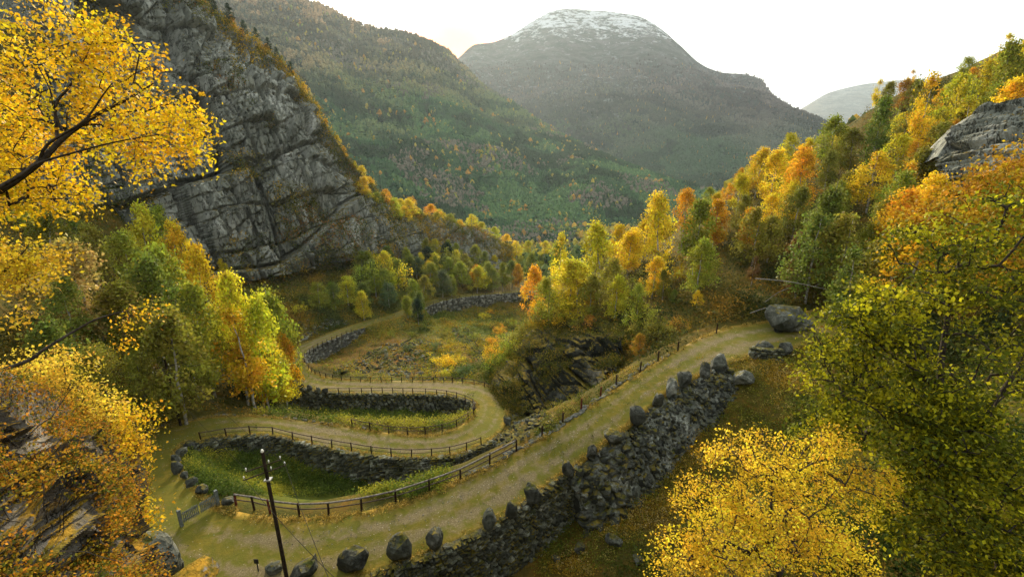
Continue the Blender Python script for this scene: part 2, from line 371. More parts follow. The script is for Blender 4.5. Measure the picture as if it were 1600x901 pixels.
CPD = [ # px, py, depth
 (800,684,47),(800,668,55),(840,660,56),(870,640,64),(930,606,62),(820,640,68),(960,570,64),(1000,545,63),(1000,500,70),(1060,500,66),
 (1100,490,66),(1150,478,64),(1200,470,66),(1280,455,64),(1350,430,60),(1200,400,82),(1200,330,100),(1100,400,90),(1000,450,82),
 (1300,255,118),(1400,220,125),(1600,120,128),(1700,80,120),(1600,230,88),(1500,300,80),(1450,380,66),(1600,330,62),(1700,250,70),
 (1150,300,125),(1050,370,130),(960,420,120),(900,440,130),(880,470,110),(840,500,88),(900,500,84),
 (300,600,66),(200,560,62),(100,500,58),(0,420,58),(-150,350,55),(200,430,100),(100,350,95),(0,260,95),(-150,150,95),(150,300,112),
 (300,420,128),(400,428,142),(450,470,126),(500,490,122),(560,400,168),(600,450,150),(520,440,150),(640,440,165),(720,400,220),(750,440,192),(850,440,222),
 (850,418,285),(900,402,350),(760,400,300),(860,382,560),(980,385,420),(1000,400,260),(400,610,74),(350,560,85),(260,520,85),
 (1500,600,40),(1600,500,42),(1400,700,32),(1350,620,42),(1500,850,20),(1300,850,24),(1200,880,26),(1650,700,22),(1300,520,52)]
CXYZ = [ # world points, mostly out of the picture
 (0,-8,26),(0,-3,25.6),(0,0,24.2),(0,4,19.5),(0,9,13),(0,15,6.5),(0,21,.5),(-8,21,.6),(8,21,-1),(8,9,13),(16,9,13.5),(24,9,15.5),(38,12,20),(-10,4,19.5),(-20,3,21),(-10,9,14),
 (-15,15,7.5),(-19,21,2.5),(-26,30,1.6),(-34,32,4),(-40,20,15),(-50,30,16),(-45,45,9),(-60,60,14),(-90,60,26),(-120,100,40),(-140,160,60),
 (60,0,38),(90,40,42),(60,40,22),(120,80,55),(150,130,60),(190,200,62),(120,160,42),(60,160,2),(20,250,-45),(60,250,-40),(120,260,0),
 (-100,0,45),(0,-40,34),(-60,-30,42),(70,-40,46),(-190,260,40),(-120,260,0),(-60,300,-45),(0,400,-88),(-80,420,-88),(80,420,-88),(-200,420,-88),(200,420,-60),(250,300,20),
 (-60,250,-22),(-90,200,2)]
pts = [P(*c) for c in CPX] + [Q(*c) for c in CPD] + [np.array(c, float) for c in CXYZ]
# feet of the walls and open verges
WF = []
for side, a, b, hs, nm in WALLS:
    E, O = (Ad, Bd) if side == 'A' else (Bd, Ad)
    sel = [i for i in range(len(SI)) if a <= SI[i] <= b]
    hh = np.interp(SI[sel], np.linspace(a, b, len(hs)), hs)
    e = E[sel].copy(); o = e - O[sel]; o[:, 2] = 0; o /= np.linalg.norm(o, axis=1)[:, None]
    WF.append((e, o, hh, nm))
    for j in range(0, len(sel), 7): pts.append(e[j] + o[j]*(.3+.12*hh[j]) - np.array([0, 0, hh[j]]))
for i in range(0, len(Ad), 9):
    for side, E, O in (('A', Ad, Bd), ('B', Bd, Ad)):
        if not is_wall(SI[i], side):
            o = E[i]-O[i]; o[2] = 0; o /= np.linalg.norm(o); p = E[i]+o*1.2
            if kd.find((p[0], p[1], 0))[2] > 1.0: pts.append(p - np.array([0, 0, .5]))
pts = np.array(pts)
keep = []
for p in pts:
    if all(np.hypot(*(p[:2]-q[:2])) > 1.0 for q in keep): keep.append(p)
pts = np.array(keep)
def kern(d2): return np.sqrt(d2 + 4.0)
n = len(pts); D2 = ((pts[:, None, :2]-pts[None, :, :2])**2).sum(-1)
Amat = np.zeros((n+3, n+3)); Amat[:n, :n] = kern(D2) - np.eye(n)*0.05; Amat[:n, n] = 1; Amat[:n, n+1:] = pts[:, :2]; Amat[n, :n] = 1; Amat[n+1:, :n] = pts[:, :2].T
wt = np.linalg.solve(Amat, np.concatenate([pts[:, 2], [0, 0, 0]]))
def rbf(xy):
    r = np.empty(len(xy))
    for s in range(0, len(xy), 20000):
        q = xy[s:s+20000]; d2 = ((q[:, None]-pts[None, :, :2])**2).sum(-1)
        r[s:s+20000] = kern(d2) @ wt[:n] + wt[n] + q @ wt[n+1:]
    return r
def sstep(x): x = np.clip(x, 0, 1); return x*x*(3-2*x)
def terrain(xy, detail=True):
    xy = np.asarray(xy, float); z = rbf(xy)
    p3 = np.concatenate([xy, np.zeros((len(xy), 1))], 1)
    if detail:
        far = np.clip(np.hypot(xy[:, 0], xy[:, 1])/200, .2, 3)
        z = z + fbm(p3*.12, 4, 3)*1.2*far + fbm(p3*.7, 3, 9)*.28
    for i in range(len(xy)):
        co, idx, d = kd.find((xy[i, 0], xy[i, 1], 0))
        if d > 5: continue
        j, k, zr = info[idx]
        if 0 < k < NA-1: s = -min(k, NA-1-k)/(NA-1)*width[j]
        else:
            s = d if d > .12 else 0.
        side = 'A' if k < (NA-1)/2 else 'B'
        if is_wall(SI[j], side): f = sstep((s+1.0)/.9)
        else: f = sstep((s-.1)/3.2)
        z[i] = (zr-.14)*(1-f) + z[i]*f
    return z
def gz(x, y): return float(terrain(np.array([[x, y]]))[0])
def graded(a, b, lo, hi, step, grow):
    xs = list(np.arange(lo, hi, step)); x = hi; s = step
    while x < b: xs.append(x); s = min(s*grow, 8); x += s
    x = lo; s = step
    while x > a: s = min(s*grow, 8); x -= s; xs.insert(0, x)
    return np.array(xs)
gx = graded(-320, 360, -38, 42, .45, 1.035); gy = graded(-60, 520, 18, 125, .45, 1.03)
GX, GY = np.meshgrid(gx, gy); xy = np.stack([GX.ravel(), GY.ravel()], 1)
gzv = terrain(xy)
TZ = gzv.reshape(len(gy), len(gx))
def tz(x, y):                           # fast bilinear lookup on the built terrain
    i = np.clip(np.searchsorted(gx, x)-1, 0, len(gx)-2); j = np.clip(np.searchsorted(gy, y)-1, 0, len(gy)-2)
    u = (x-gx[i])/(gx[i+1]-gx[i]); v = (y-gy[j])/(gy[j+1]-gy[j])
    return (TZ[j, i]*(1-u)*(1-v)+TZ[j, i+1]*u*(1-v)+TZ[j+1, i]*(1-u)*v+TZ[j+1, i+1]*u*v)
Vt = np.column_stack([xy, gzv]); 
def pj(V):
    x, y, z = V[:, 0], V[:, 1], V[:, 2]-CAMZ; d = np.maximum(y*cp - z*sp, .01)
    return W0/2+FPX*x/d, H0/2+FPX*(-(z*cp+y*sp))/d
cA, cB, cL, cM = P(600,640,-13.5), P(450,765,-7), P(340,735,-4), P(720,500,-24)
def blob(V, c, rx, ry): return np.clip(1.4-np.hypot((V[:, 0]-c[0])/rx, (V[:, 1]-c[1])/ry), 0, 1)
nzv = .5+.5*fbm(Vt*.25, 3, 31)
green = np.clip(np.maximum.reduce([blob(Vt, cA, 16, 10), blob(Vt, cB, 12, 8), blob(Vt, cL, 6, 5), blob(Vt, cM, 34, 22)*.95])*(.6+nzv), 0, 1)
cR1, cR2, cR3 = P(640,555,-17), P(860,880,-3), P(1010,790,-1.8)
rusty = np.clip(np.maximum.reduce([blob(Vt, cR1, 18, 14), blob(Vt, cR2, 7, 5)*.45, blob(Vt, cR3, 5, 5)*.25])*(.3+nzv), 0, 1)
me = mesh_np('terrain', Vt, grid_faces(len(gy), len(gx)), M['ground'], True, {'green': ('POINT', green), 'rusty': ('POINT', rusty)})
tag(obj('terrain', me), kind='structure')
# broad valley floor to the horizon
me = mesh_np('ground', [(-12000, -3000, -100), (12000, -3000, -100), (12000, 14000, -100), (-12000, 14000, -100)], [[0, 1, 2, 3]], M['ground'])
tag(obj('ground', me), kind='structure')
# road ribbon
NR = 13
tt = np.linspace(0, 1, NR)
Rv = Ad[:, None]*(1-tt)[None, :, None] + Bd[:, None]*tt[None, :, None]
wob = fbm(np.stack([Rv[..., 0]*.6, Rv[..., 1]*.6, Rv[..., 2]*0], -1), 3, 5)*.07
Rv[..., 2] += wob + .05*(1-(2*tt[None]-1)**2)
sk0 = Rv[:, :1].copy(); sk0[..., 2] -= .8; sk1 = Rv[:, -1:].copy(); sk1[..., 2] -= .8
Rall = np.concatenate([sk0, Rv, sk1], 1); ac = np.concatenate([[0], tt, [1]])
me = mesh_np('road', Rall.reshape(-1, 3), grid_faces(len(Ad), NR+2), M['road'], True,
             {'across': ('POINT', np.tile(ac, len(Ad))), 'bare': ('POINT', np.repeat(Brd, NR+2))})
tag(obj('road', me), kind='structure')

# ------------------------------------------------------------------ rocks
def hull_protos(k, npts, box=False, seed=1):
    rg = np.random.default_rng(seed); out = []
    for _ in range(k):
        p = rg.normal(size=(npts, 3)); p /= np.linalg.norm(p, axis=1)[:, None]
        if box: p = np.sign(p)*np.abs(p)**.35; p /= np.abs(p).max()
        p *= rg.uniform(.8, 1., (npts, 1))
        bm = bmesh.new(); [bm.verts.new(q) for q in p]
        r = bmesh.ops.convex_hull(bm, input=bm.verts)
        bmesh.ops.delete(bm, geom=[v for v in bm.verts if not v.link_faces], context='VERTS')
        bmesh.ops.triangulate(bm, faces=bm.faces); bmesh.ops.recalc_face_normals(bm, faces=bm.faces)
        bm.verts.index_update()
        out.append((np.array([v.co[:] for v in bm.verts]), np.array([[v.index for v in f.verts] for f in bm.faces]))); bm.free()
    return out
PR = hull_protos(10, 20, False, 3); PB = hull_protos(10, 26, True, 4)
def rot_rand(rg):
    q = rg.normal(size=4); q /= np.linalg.norm(q); a, b, c, d = q
    return np.array([[1-2*(c*c+d*d), 2*(b*c-a*d), 2*(b*d+a*c)], [2*(b*c+a*d), 1-2*(b*b+d*d), 2*(c*d-a*b)], [2*(b*d-a*c), 2*(c*d+a*b), 1-2*(b*b+c*c)]])
def rockmesh(name, size, mat, seed, sub=3, blocky=.22, cell=1.1):
    bm = bmesh.new(); bmesh.ops.create_icosphere(bm, subdivisions=max(sub, 3), radius=1)
    V = np.array([v.co[:] for v in bm.verts]); F = np.array([[v.index for v in f.verts] for f in bm.faces]); bm.free()
    rg = np.random.default_rng(seed); n_ = rg.normal(size=(13, 3)); n_ /= np.linalg.norm(n_, axis=1)[:, None]; n_ = np.concatenate([n_, np.eye(3), -np.eye(3)])
    h = np.concatenate([rg.uniform(.66, .95, 13), rg.uniform(.9, 1., 6)])
    dn = V @ n_.T; rr = np.where(dn > .05, h/np.maximum(dn, .05), 9); ks = 44.
    r = (np.sum(rr**-ks, axis=1))**(-1/ks)                     # planes cut the block, softened edges
    V = V*r[:, None]; V = V*(1+(fbm(V*1.6+seed*3.3, 4, seed)*.10)[:, None]); wv, we = worley(V*cell*2.2+seed, seed); V = V*(1+(wv-.5)[:, None]*.07-np.clip(.08-we, 0, .08)[:, None]*.5)
    return mesh_np(name, V*np.asarray(size)*1.08, F, mat, False, {'tone': ('FACE', np.full(len(F), rg.uniform(-.25, .3)))})
# dry stone walls
def wall_mesh(e, o, hh, matk, course=.27, pale=False, seed=0, cope=True):
    rg = np.random.default_rng(seed); mb = MB()
    e2 = e.copy(); top = e2 + np.array([0, 0, .06]); bat = .12
    ns = len(e); rows = []
    for z_, off in ((0, -.25), (0, .22), (1, None)):
        if z_ == 0: rows.append(top + o*off - np.array([0, 0, .03]))
        else:
            b = top + o*(.22+bat*hh[:, None]); b[:, 2] -= hh+.9; rows.append(b)
    b = top - o*.4; b[:, 2] -= hh+.9; rows.append(b)
    G = np.array(rows+[rows[0]]); mb.add(G.reshape(-1, 3), grid_faces(len(G), ns))
    seg = np.linalg.norm(np.diff(e[:, :2], axis=0), axis=1); S = np.concatenate([[0], np.cumsum(seg)]); Lt = S[-1]
    def at(s): return np.array([np.interp(s, S, top[:, k]) for k in range(3)]), np.array([np.interp(s, S, o[:, k]) for k in range(3)]), np.interp(s, S, hh)
    hmax = hh.max(); dz = 0.
    while dz < hmax + .3:
        ch = course*rg.uniform(.75, 1.35); s = -rg.uniform(0, .5)
        while s < Lt:
            ln = course*rg.uniform(1.1, 3.0)
            p, oo, h = at(min(max(s+ln/2, 0), Lt))
            if dz < h+.25:
                wob = vnoise(np.array([[s*.4, dz*1.2, seed*1.]]))[0]*.14
                c = p + oo*(.22+bat*dz+wob*.6) - np.array([0, 0, dz+ch*.5+rg.uniform(-.03, .03)+.05*math.sin(s*1.3)])
                tg = np.array([-oo[1], oo[0], 0]); V, F = PB[rg.integers(10)]
                dep = rg.uniform(.2, .34); ang = rg.normal(0, .07)
                X = tg*math.cos(ang)+np.array([0, 0, 1])*math.sin(ang); Z = -tg*math.sin(ang)+np.array([0, 0, 1])*math.cos(ang)
                mb.add(c + V[:, :1]*X*ln*.54 + V[:, 1:2]*oo*dep + V[:, 2:]*Z*ch*.56, F)
            s += ln
        dz += ch
    if cope:
        s = 0
        while s < Lt:
            ln = rg.uniform(.4, .9); p, oo, h = at(min(s+ln/2, Lt)); tg = np.array([-oo[1], oo[0], 0]); V, F = PB[rg.integers(10)]
            if rg.random() < .75: mb.add(p + oo*rg.uniform(-.05, .15) + V[:, :1]*tg*ln*.5 + V[:, 1:2]*oo*rg.uniform(.2, .35) + V[:, 2:]*np.array([0, 0, rg.uniform(.08, .16)]), F)
            s += ln
    return mb.mesh('dry_stone_wall', M[matk])
wl = {'near': ('tall dark dry-stone wall holding up the nearest road above the rusty slope', 'wall', .2),
      'second': ('curved dark dry-stone wall under the fenced second bend, rising over the lower green hollow', 'wall', .27),
      'loop': ('curved dark dry-stone wall around the back of the upper grassy loop', 'wall', .36),
      'upper': ('pale grey dry-stone wall inside the upper left bend of the road', 'wallpale', .36),
      'far': ('long pale retaining wall under the farthest stretch of road', 'wallpale', .5)}
for k, (e, o, hh, nm) in enumerate(WF):
    lb, mk, cs = wl[nm]
    tag(obj('dry_stone_wall', wall_mesh(e, o, hh, mk, cs, seed=k+1)), lb, 'stone wall', 'dry-stone retaining walls of the road')
PA, PBp = pj(Ad), pj(Bd)
# guard stones and boulders: px centre, px size, z of base or None (terrain), label, category
def Qm(px, py, d):
    u = (px-W0/2)/FPX*d; v = (py-H0/2)/FPX*d
    return np.stack([u, d*cp-v*sp, CAMZ-d*sp-v*cp], -1)
def on_ground_many(px, py):             # march view rays to the terrain
    px = np.asarray(px, float); py = np.asarray(py, float); d = np.full(px.shape, 5.); hit = np.zeros(px.shape, bool)
    while d.min() < 600:
        q = Qm(px, py, d); hit |= q[..., 2] <= tz(q[..., 0], q[..., 1])
        if hit.all(): break
        d = np.where(hit, d, np.minimum(d*1.008+.02, 601)); 
        if (d[~hit] >= 600).all(): break
    a = d*.99-.05; b = d.copy()
    for _ in range(9):
        m_ = (a+b)/2; q = Qm(px, py, m_); h_ = q[..., 2] <= tz(q[..., 0], q[..., 1]); b = np.where(h_, m_, b); a = np.where(h_, a, m_)
    return Qm(px, py, b), np.where(hit, b, 600)
def on_ground(px, py):
    q, d = on_ground_many(np.array([px]), np.array([py])); return q[0], float(d[0])
def road_z(x, y):
    co, idx, d = kd.find((x, y, 0)); return info[idx][2] if d < .3 else -1e9
def stone(px, py, wpx, hpx, label, seed, mat='rock', cat='guard stone', group=None, name='guard_stone', lean=0, dz=0, cell=1.1):
    yb = py+hpx*.42
    if group and 'row' not in group:
        dA, dB = np.hypot(PA[0]-px, PA[1]-yb), np.hypot(PBp[0]-px, PBp[1]-yb)
        z = (Ad if dA.min() < dB.min() else Bd)[np.argmin(dA if dA.min() < dB.min() else dB), 2]; q = P(px, yb, z); d = proj(q)[2]
    else: q, d = on_ground(px, yb)
    wm = wpx*d/FPX; hm = hpx*d/FPX*1.12
    me = rockmesh(name, (wm*.5, wm*.42, hm*.5), M[mat], seed, 3, .2, cell)
    o = obj(name, me); o.location = (q[0], q[1], q[2]+hm*.40+dz); o.rotation_euler = (random.uniform(-.12, .12), lean+random.uniform(-.08, .08), random.uniform(-.5, .5))
    tag(o, label, cat, group); return o
G1 = 'guard stones along the outer edge of the near road'
gs = [(476,889,42,28,'low broad pale boulder at the bottom edge right of the wooden pole'),
 (555,872,50,34,'rounded grey boulder crossed by the wires at the wall end'),
 (625,854,38,42,'largest leaning grey guard stone, first on top of the near wall'),
 (680,840,30,37,'tall square-topped guard stone second along the near wall'),
 (764,812,24,32,'pointed grey guard stone third along the near wall'),
 (799,794,20,30,'narrow upright slab fourth along the near wall'),
 (832,769,27,33,'rounded lichen-grey guard stone fifth along the near wall'),
 (886,731,19,25,'dark pointed guard stone above the vertical corner of the near wall'),
 (924,703,15,25,'slim upright guard stone at the lower end of the rubble'),
 (956,680,27,22,'tilted low guard stone beside the rubble, second above the wall corner'),
 (995,647,24,31,'big egg-shaped dark guard stone halfway up the rubble bank'),
 (1026,623,16,24,'small oval guard stone just above the egg-shaped one'),
 (1049,606,17,26,'narrow dark guard stone standing behind the small oval one'),
 (1071,591,22,23,'squat grey guard stone fifth from the upper end of the row'),
 (1099,578,17,26,'upright split guard stone at the upper rubble'),
 (1122,566,25,26,'pale angular guard stone last of the row at the top of the rubble')]
for k, g in enumerate(gs): stone(*g[:4], g[4], 20+k, lean=(.25 if k in (2, 9) else 0), group=G1)
G2 = 'boulders around the inside of the left hairpin'
hs_ = [(298,695,19,13,'broad flat boulder at the start of the left hairpin row, nearest the fence end'),(283,706,16,12,'grey boulder second down the left hairpin row'),
 (276,716,13,14,'dark rounded boulder third down the left hairpin row'),(279,730,15,19,'pale upright boulder midway round the left hairpin'),
 (289,741,11,15,'small dark boulder below the pale upright one at the hairpin'),(301,751,16,16,'dark blocky boulder sixth down the left hairpin row'),
 (318,763,18,14,'dark rounded boulder at the lower end of the hairpin row'),(357,781,20,12,'pale flat boulder between gate post and fence end')]
for k, g in enumerate(hs_): stone(*g[:4], g[4], 50+k, group=G2, cat='boulder', name='boulder')
G3 = 'small guard stones on the upper loop wall'
us = [(20,515),(45,538),(78,550),(108,565),(152,577),(200,585),(240,594)]
od = ['first', 'second', 'third', 'fourth', 'fifth', 'sixth', 'seventh', 'eighth', 'ninth', 'tenth', 'eleventh', 'twelfth']
def ordn(i): 
    if i < 12: return od[i]
    s = i+1; return '%d%s' % (s, {1: 'st', 2: 'nd', 3: 'rd'}.get(s % 10 if s // 10 != 1 else 0, 'th'))
for k, (a, b) in enumerate(us): stone(440+a/3.465, 440+b/3.465-1, 8, 9.5, 'small dark guard stone, %s from the left on the upper loop wall' % od[k], 60+k, group=G3)
stone(1228,496,68,42,'largest grey boulder lying above the road end under the dark trees',70,cat='boulder',name='boulder',lean=.35,cell=.8)
stone(1216,515,16,11,'small pale stone just below the largest boulder',71,cat='boulder',name='boulder')
stone(1192,540,26,18,'flat-topped block resting on the short wall stub by the road end',72,cat='boulder',name='boulder')
stone(1226,545,20,22,'pale jagged boulder half hidden by the green tree beside the wall stub',73,cat='boulder',name='boulder')
stone(1160,590,28,24,'pointed grey boulder standing on the grass below the wall stub',74,cat='boulder',name='boulder')
stone(1137,580,16,12,'low grey boulder left of the pointed one at the rubble top',75,cat='boulder',name='boulder')
stone(958,842,26,16,'lone grey boulder on the rusty slope under the rubble',76,cat='boulder',name='boulder')
stone(905,855,16,18,'small tilted pale slab near the foot of the near wall',77,cat='boulder',name='boulder')
stone(868,870,13,9,'tiny pale stone in the rusty bracken below the near wall',78,cat='boulder',name='boulder')
stone(997,872,18,11,'pale flat stone between rusty slope and yellow birch',79,cat='boulder',name='boulder')
stone(430,886,26,18,'dark broken boulder at the foot of the wooden pole',80,cat='boulder',name='boulder')
stone(792,655,12,13,'pale round boulder at the outer edge of the right bend',81,cat='boulder',name='boulder')
stone(310,893,60,22,'low flat mossy rock at the bottom left of the meadow',82,'ledge',cat='boulder',name='boulder')
# short stub of wall near road end
e0, e1 = on_ground(1172,556)[0], on_ground(1218,560)[0]; nn_ = 14
e = np.linspace(e0, e1, nn_)+np.array([0, 0, 1.0]); o = np.tile(np.array([(e1-e0)[1], -(e1-e0)[0], 0])/np.hypot(*(e1-e0)[:2]), (nn_, 1))
tag(obj('stone_wall_stub', wall_mesh(e, o, np.full(nn_, 1.2), 'wall', .25, seed=33)), 'short stub of stacked flat stones beside the upper road end', 'stone wall')
# rubble
def rubble(name, poly, n, smin, smax, mat, label, cat, seed, lift=.35, zfun=None, flat=.6):
    rg = np.random.default_rng(seed); mb = MB(); poly = np.array(poly, float); lo, hi = poly.min(0), poly.max(0); k = 0
    def inside(x, y):
        c = False; m_ = len(poly)
        for i in range(m_):
            (x1, y1), (x2, y2) = poly[i], poly[i-1]
            if (y1 > y) != (y2 > y) and x < (x2-x1)*(y-y1)/(y2-y1)+x1: c = not c
        return c
    while k < n:
        x, y = rg.uniform(lo[0], hi[0]), rg.uniform(lo[1], hi[1])
        if not inside(x, y): continue
        s = smin + (smax-smin)*rg.random()**2.5; z = (zfun or tz)(x, y)
        V, F = PR[rg.integers(10)] if rg.random() < .5 else PB[rg.integers(10)]
        sz = np.array([1, rg.uniform(.55, 1), rg.uniform(.3, flat)])*s
        mb.add(np.array([x, y, z+s*rg.uniform(0, lift)]) + (V*sz) @ rot_rand(rg)[:, :] if rg.random() < .35 else
               np.array([x, y, z+s*rg.uniform(0, lift)]) + (V*sz) @ np.array([[math.cos(a_ := rg.uniform(0, 6.3)), math.sin(a_), .25], [-math.sin(a_), math.cos(a_), .2], [0, 0, 1]]), F)
        k += 1
    return tag(obj(name, mb.mesh(name, M[mat])), label, cat, kind='stuff')
def gp(px, py): q, d = on_ground(px, py); return q[:2]
# bank of fallen stones beside the near road (its own sloping bed)
iB = lambda s: Bd[min(int(s*PER), len(Bd)-1)]
bank_top = [iB(s) for s in np.linspace(9.05, 3.2, 24)]
foot_px = [(915,828),(960,815),(1010,780),(1045,742),(1075,705),(1110,668),(1140,630),(1152,606),(1140,584)]
foot = cr_interp(np.array([on_ground(*p)[0] for p in foot_px]), 3)
foot = np.array([foot[int(round(t*(len(foot)-1)))] for t in np.linspace(0, 1, 24)])
bt = np.array(bank_top); rg = np.random.default_rng(5); mb = MB(); stones_big = []
nrow = 14; G = np.array([[bt[i]*(1-t)+foot[i]*t - np.array([0, 0, .25]) + np.array([0, 0, .7*math.sin(t*math.pi)]) for t in np.linspace(0, 1.05, nrow)] for i in range(24)])
G[:, :, :] += (fbm(G*.9, 3, 8)*.35)[..., None]*np.array([0, 0, 1])
mb.add(G.reshape(-1, 3), grid_faces(24, nrow))
end = [G[0, j] for j in range(nrow)]; low = [g - np.array([0, 0, 6]) for g in end]; mb.add(np.array(end+low), grid_faces(2, nrow))
for k in range(2300):
    a, t = rg.uniform(0, 22.99), rg.random()**.9; i = int(a); f = a-i
    j = min(t*(nrow-1.001), nrow-1.01); jj = int(j); g = j-jj
    p = (G[i, jj]*(1-f)+G[i+1, jj]*f)*(1-g)+(G[i, jj+1]*(1-f)+G[i+1, jj+1]*f)*g
    s = .14+.42*rg.random()**2.6; V, F = PR[rg.integers(10)] if k % 2 else PB[rg.integers(10)]
    if s > .43: stones_big.append((p, s, i, t)); continue
    mb.add(p+np.array([0, 0, s*.3])+(V*np.array([1, rg.uniform(.6, 1), rg.uniform(.35, .7)])*s) @ rot_rand(rg), F)
tag(obj('rubble', mb.mesh('rubble', M['rubble'])), 'bank of tumbled dark mossy stones where the near wall has collapsed', 'rubble', kind='stuff')
stones_big.sort(key=lambda s: proj(s[0])[0])
for k, (p, s, i, t) in enumerate(stones_big[:90]):
    o = obj('fallen_stone', rockmesh('fallen_stone', np.array([1.0, .75, .55])*s*1.1, M['rubble'], 200+k, 2)); o.location = p+np.array([0, 0, s*.35])
    o.rotation_euler = (random.uniform(-.5, .5), random.uniform(-.5, .5), random.uniform(0, 6))
    tag(o, '%s fallen block from the left %s' % (ordn(k), 'among the larger stones of the collapsed wall bank'), 'stone', 'larger fallen stones of the rubble bank')
rubble('scree', [gp(520,585),gp(560,560),gp(600,535),gp(660,530),gp(715,550),gp(720,586),gp(620,588)], 1500, .12, .7, 'rubble', 'grey scree of loose stones on the rusty slope inside the upper loop', 'scree', 9)
rubble('scree', [gp(455,525),gp(465,505),gp(500,497),gp(545,500),gp(545,506),gp(500,518),gp(470,533)], 500, .15, .6, 'wallpale', 'pale scree patch at the roadside below the cliff', 'scree', 10)
rubble('rubble', [gp(775,678),gp(785,655),gp(810,645),gp(860,650),gp(870,662),gp(820,690),gp(780,705)], 460, .12, .45, 'rubble', 'loose grey stones in the gap between the right bend and the near road', 'rubble', 11)
rubble('scree', [gp(700,510),gp(730,512),gp(760,535),gp(755,560),gp(735,560),gp(715,530)], 260, .2, .6, 'rubble', 'thin grey scree strip among bushes right of the upper loop', 'scree', 12)
# flat edging slabs, each its own
def slabs(ss, side, lab, group, L0, off):
    E, O = (Ad, Bd) if side == 'A' else (Bd, Ad); out_ = []
    for s in ss:
        p = E[int(s*PER)]; q = E[int(s*PER)+1]; tg = (q-p)/np.linalg.norm(q-p); oo = p-O[int(s*PER)]; oo[2] = 0; oo /= np.linalg.norm(oo); V, F = PB[rg.integers(10)]
        c = p+oo*rg.uniform(*off); me = mesh_np('edging_slab', V[:, :1]*tg*rg.uniform(*L0)+V[:, 1:2]*oo*rg.uniform(.15, .35)+V[:, 2:]*np.array([0, 0, .13]), F, M['wallpale'])
        o = obj('edging_slab', me); o.location = c; out_.append((proj(c)[0], o))
    for k, (u_, o) in enumerate(sorted(out_, key=lambda t: t[0])): tag(o, lab % ordn(k), 'edging stone', group)
slabs(np.arange(3.6, 10.4, .15), 'A', '%s pale flat slab from the left along the far edge of the near road', 'edging slabs of the near road', (.25, .5), (-.05, .4))
slabs([s for s in np.arange(20.2, 26.4, .22) if rg.random() > .25], 'B', '%s pale edging stone from the left behind the second road stretch', 'edging stones of the second road stretch', (.2, .45), (0, .3))

# ------------------------------------------------------------------ lofted rock masses
def loft(cols, nu, nv, pts3=False):
    """cols: list of columns, each a list of (px,py,depth) top to bottom; returns grid nu x nv of points"""
    C3 = [np.array([Q(*c) for c in col]) for col in cols]
    rs = np.array([cr_interp(c, 60) for c in C3])
    # resample finely in v then u
    vs = np.linspace(0, rs.shape[1]-1, nv); lo = np.floor(vs).astype(int); hi = np.minimum(lo+1, rs.shape[1]-1); f = (vs-lo)[None, :, None]
    rs = rs[:, lo]*(1-f)+rs[:, hi]*f
    m = len(cols); us = np.linspace(0, m-1-1e-6, nu); i = us.astype(int); t = (us-i)[:, None, None]
    g = lambda k: rs[np.clip(k, 0, m-1)]
    p0, p1, p2, p3 = g(i-1), g(i), g(i+1), g(i+2)
    return .5*((2*p1)+(-p0+p2)*t+(2*p0-5*p1+4*p2-p3)*t*t+(-p0+3*p1-3*p2+p3)*t**3)
def normals(G):
    du = np.gradient(G, axis=0); dv = np.gradient(G, axis=1); nn = np.cross(dv, du); nn /= np.linalg.norm(nn, axis=-1)[..., None]+1e-9
    return nn
cliff_cols = [ [(60,-260,105),(60,-60,100),(60,120,98),(60,230,97),(60,330,97)],
 [(150,-160,118),(150,0,112),(150,150,110),(150,250,108),(150,350,106)],
 [(215,-60,130),(215,30,122),(220,150,118),(225,260,116),(225,400,114)],
 [(270,-20,140),(275,90,130),(275,200,125),(275,310,122),(275,430,120)],
 [(330,15,150),(330,110,138),(330,220,133),(330,320,130),(330,440,128)],
 [(385,60,158),(390,120,146),(390,220,141),(385,330,138),(385,440,137)],
 [(440,100,164),(440,150,152),(440,240,146),(440,330,143),(440,430,143)],
 [(480,150,168),(485,195,158),(485,270,151),(480,340,148),(480,420,149)],
 [(520,212,173),(525,245,164),(525,300,157),(525,350,154),(525,410,155)],
 [(555,262,180),(560,290,172),(560,330,166),(560,365,162),(560,405,163)],
 [(610,315,192),(612,330,185),(612,355,180),(610,385,177),(610,410,176)],
 [(680,342,210),(680,352,204),(680,370,200),(680,395,197),(680,420,196)],
 [(740,362,232),(740,370,226),(740,385,222),(740,400,218),(740,425,216)],
 [(800,388,255),(800,393,250),(800,402,246),(800,412,243),(800,430,240)]]
G = loft(cliff_cols, 420, 250); nrm = normals(G)
q = G.copy(); ca, sa = math.cos(.45), math.sin(.45)
qs = np.stack([q[..., 0]*ca+q[..., 2]*sa*.7, q[..., 1], -q[..., 0]*sa*.7+q[..., 2]*ca], -1)
disp = 0
disp = joints(q, [((1, .45, .25), (-.45, 0, 1), 15, 26, 9.), ((1, .45, .42), (-.3, .1, 1), 6.5, 11, 4.4), ((1, .4, -.2), (-.75, 0, 1), 3.0, 5.0, 2.2), ((1, .4, .5), (-.35, 0, 1), 1.3, 2.4, 1.0)], 5)
disp = disp + fbm(q*np.array([.07, .07, .035]), 4, 2)*4.5
fade = np.minimum(1, np.linspace(0, 1, 250)/.06)[None, :]
fade = fade*np.interp(np.linspace(0, 13, 420), [0, 9, 10.5, 13], [1, 1, .45, .3])[:, None]
G = G + nrm*(disp*fade*(1 if nrm[200, 100, 1] < 0 else -1))[..., None]
back = G[:, :1] + np.array([-25, 45, -10.]); back2 = G[:, :1] + np.array([-60, 110, -60.])
Gc = np.concatenate([back2, back, G], 1)
me = mesh_np('cliff', Gc.reshape(-1, 3), grid_faces(Gc.shape[0], Gc.shape[1])[:, ::-1], M['cliff'], False)
tag(obj('cliff', me), 'sheer grey rock cliff rising on the left above the road', kind='structure')
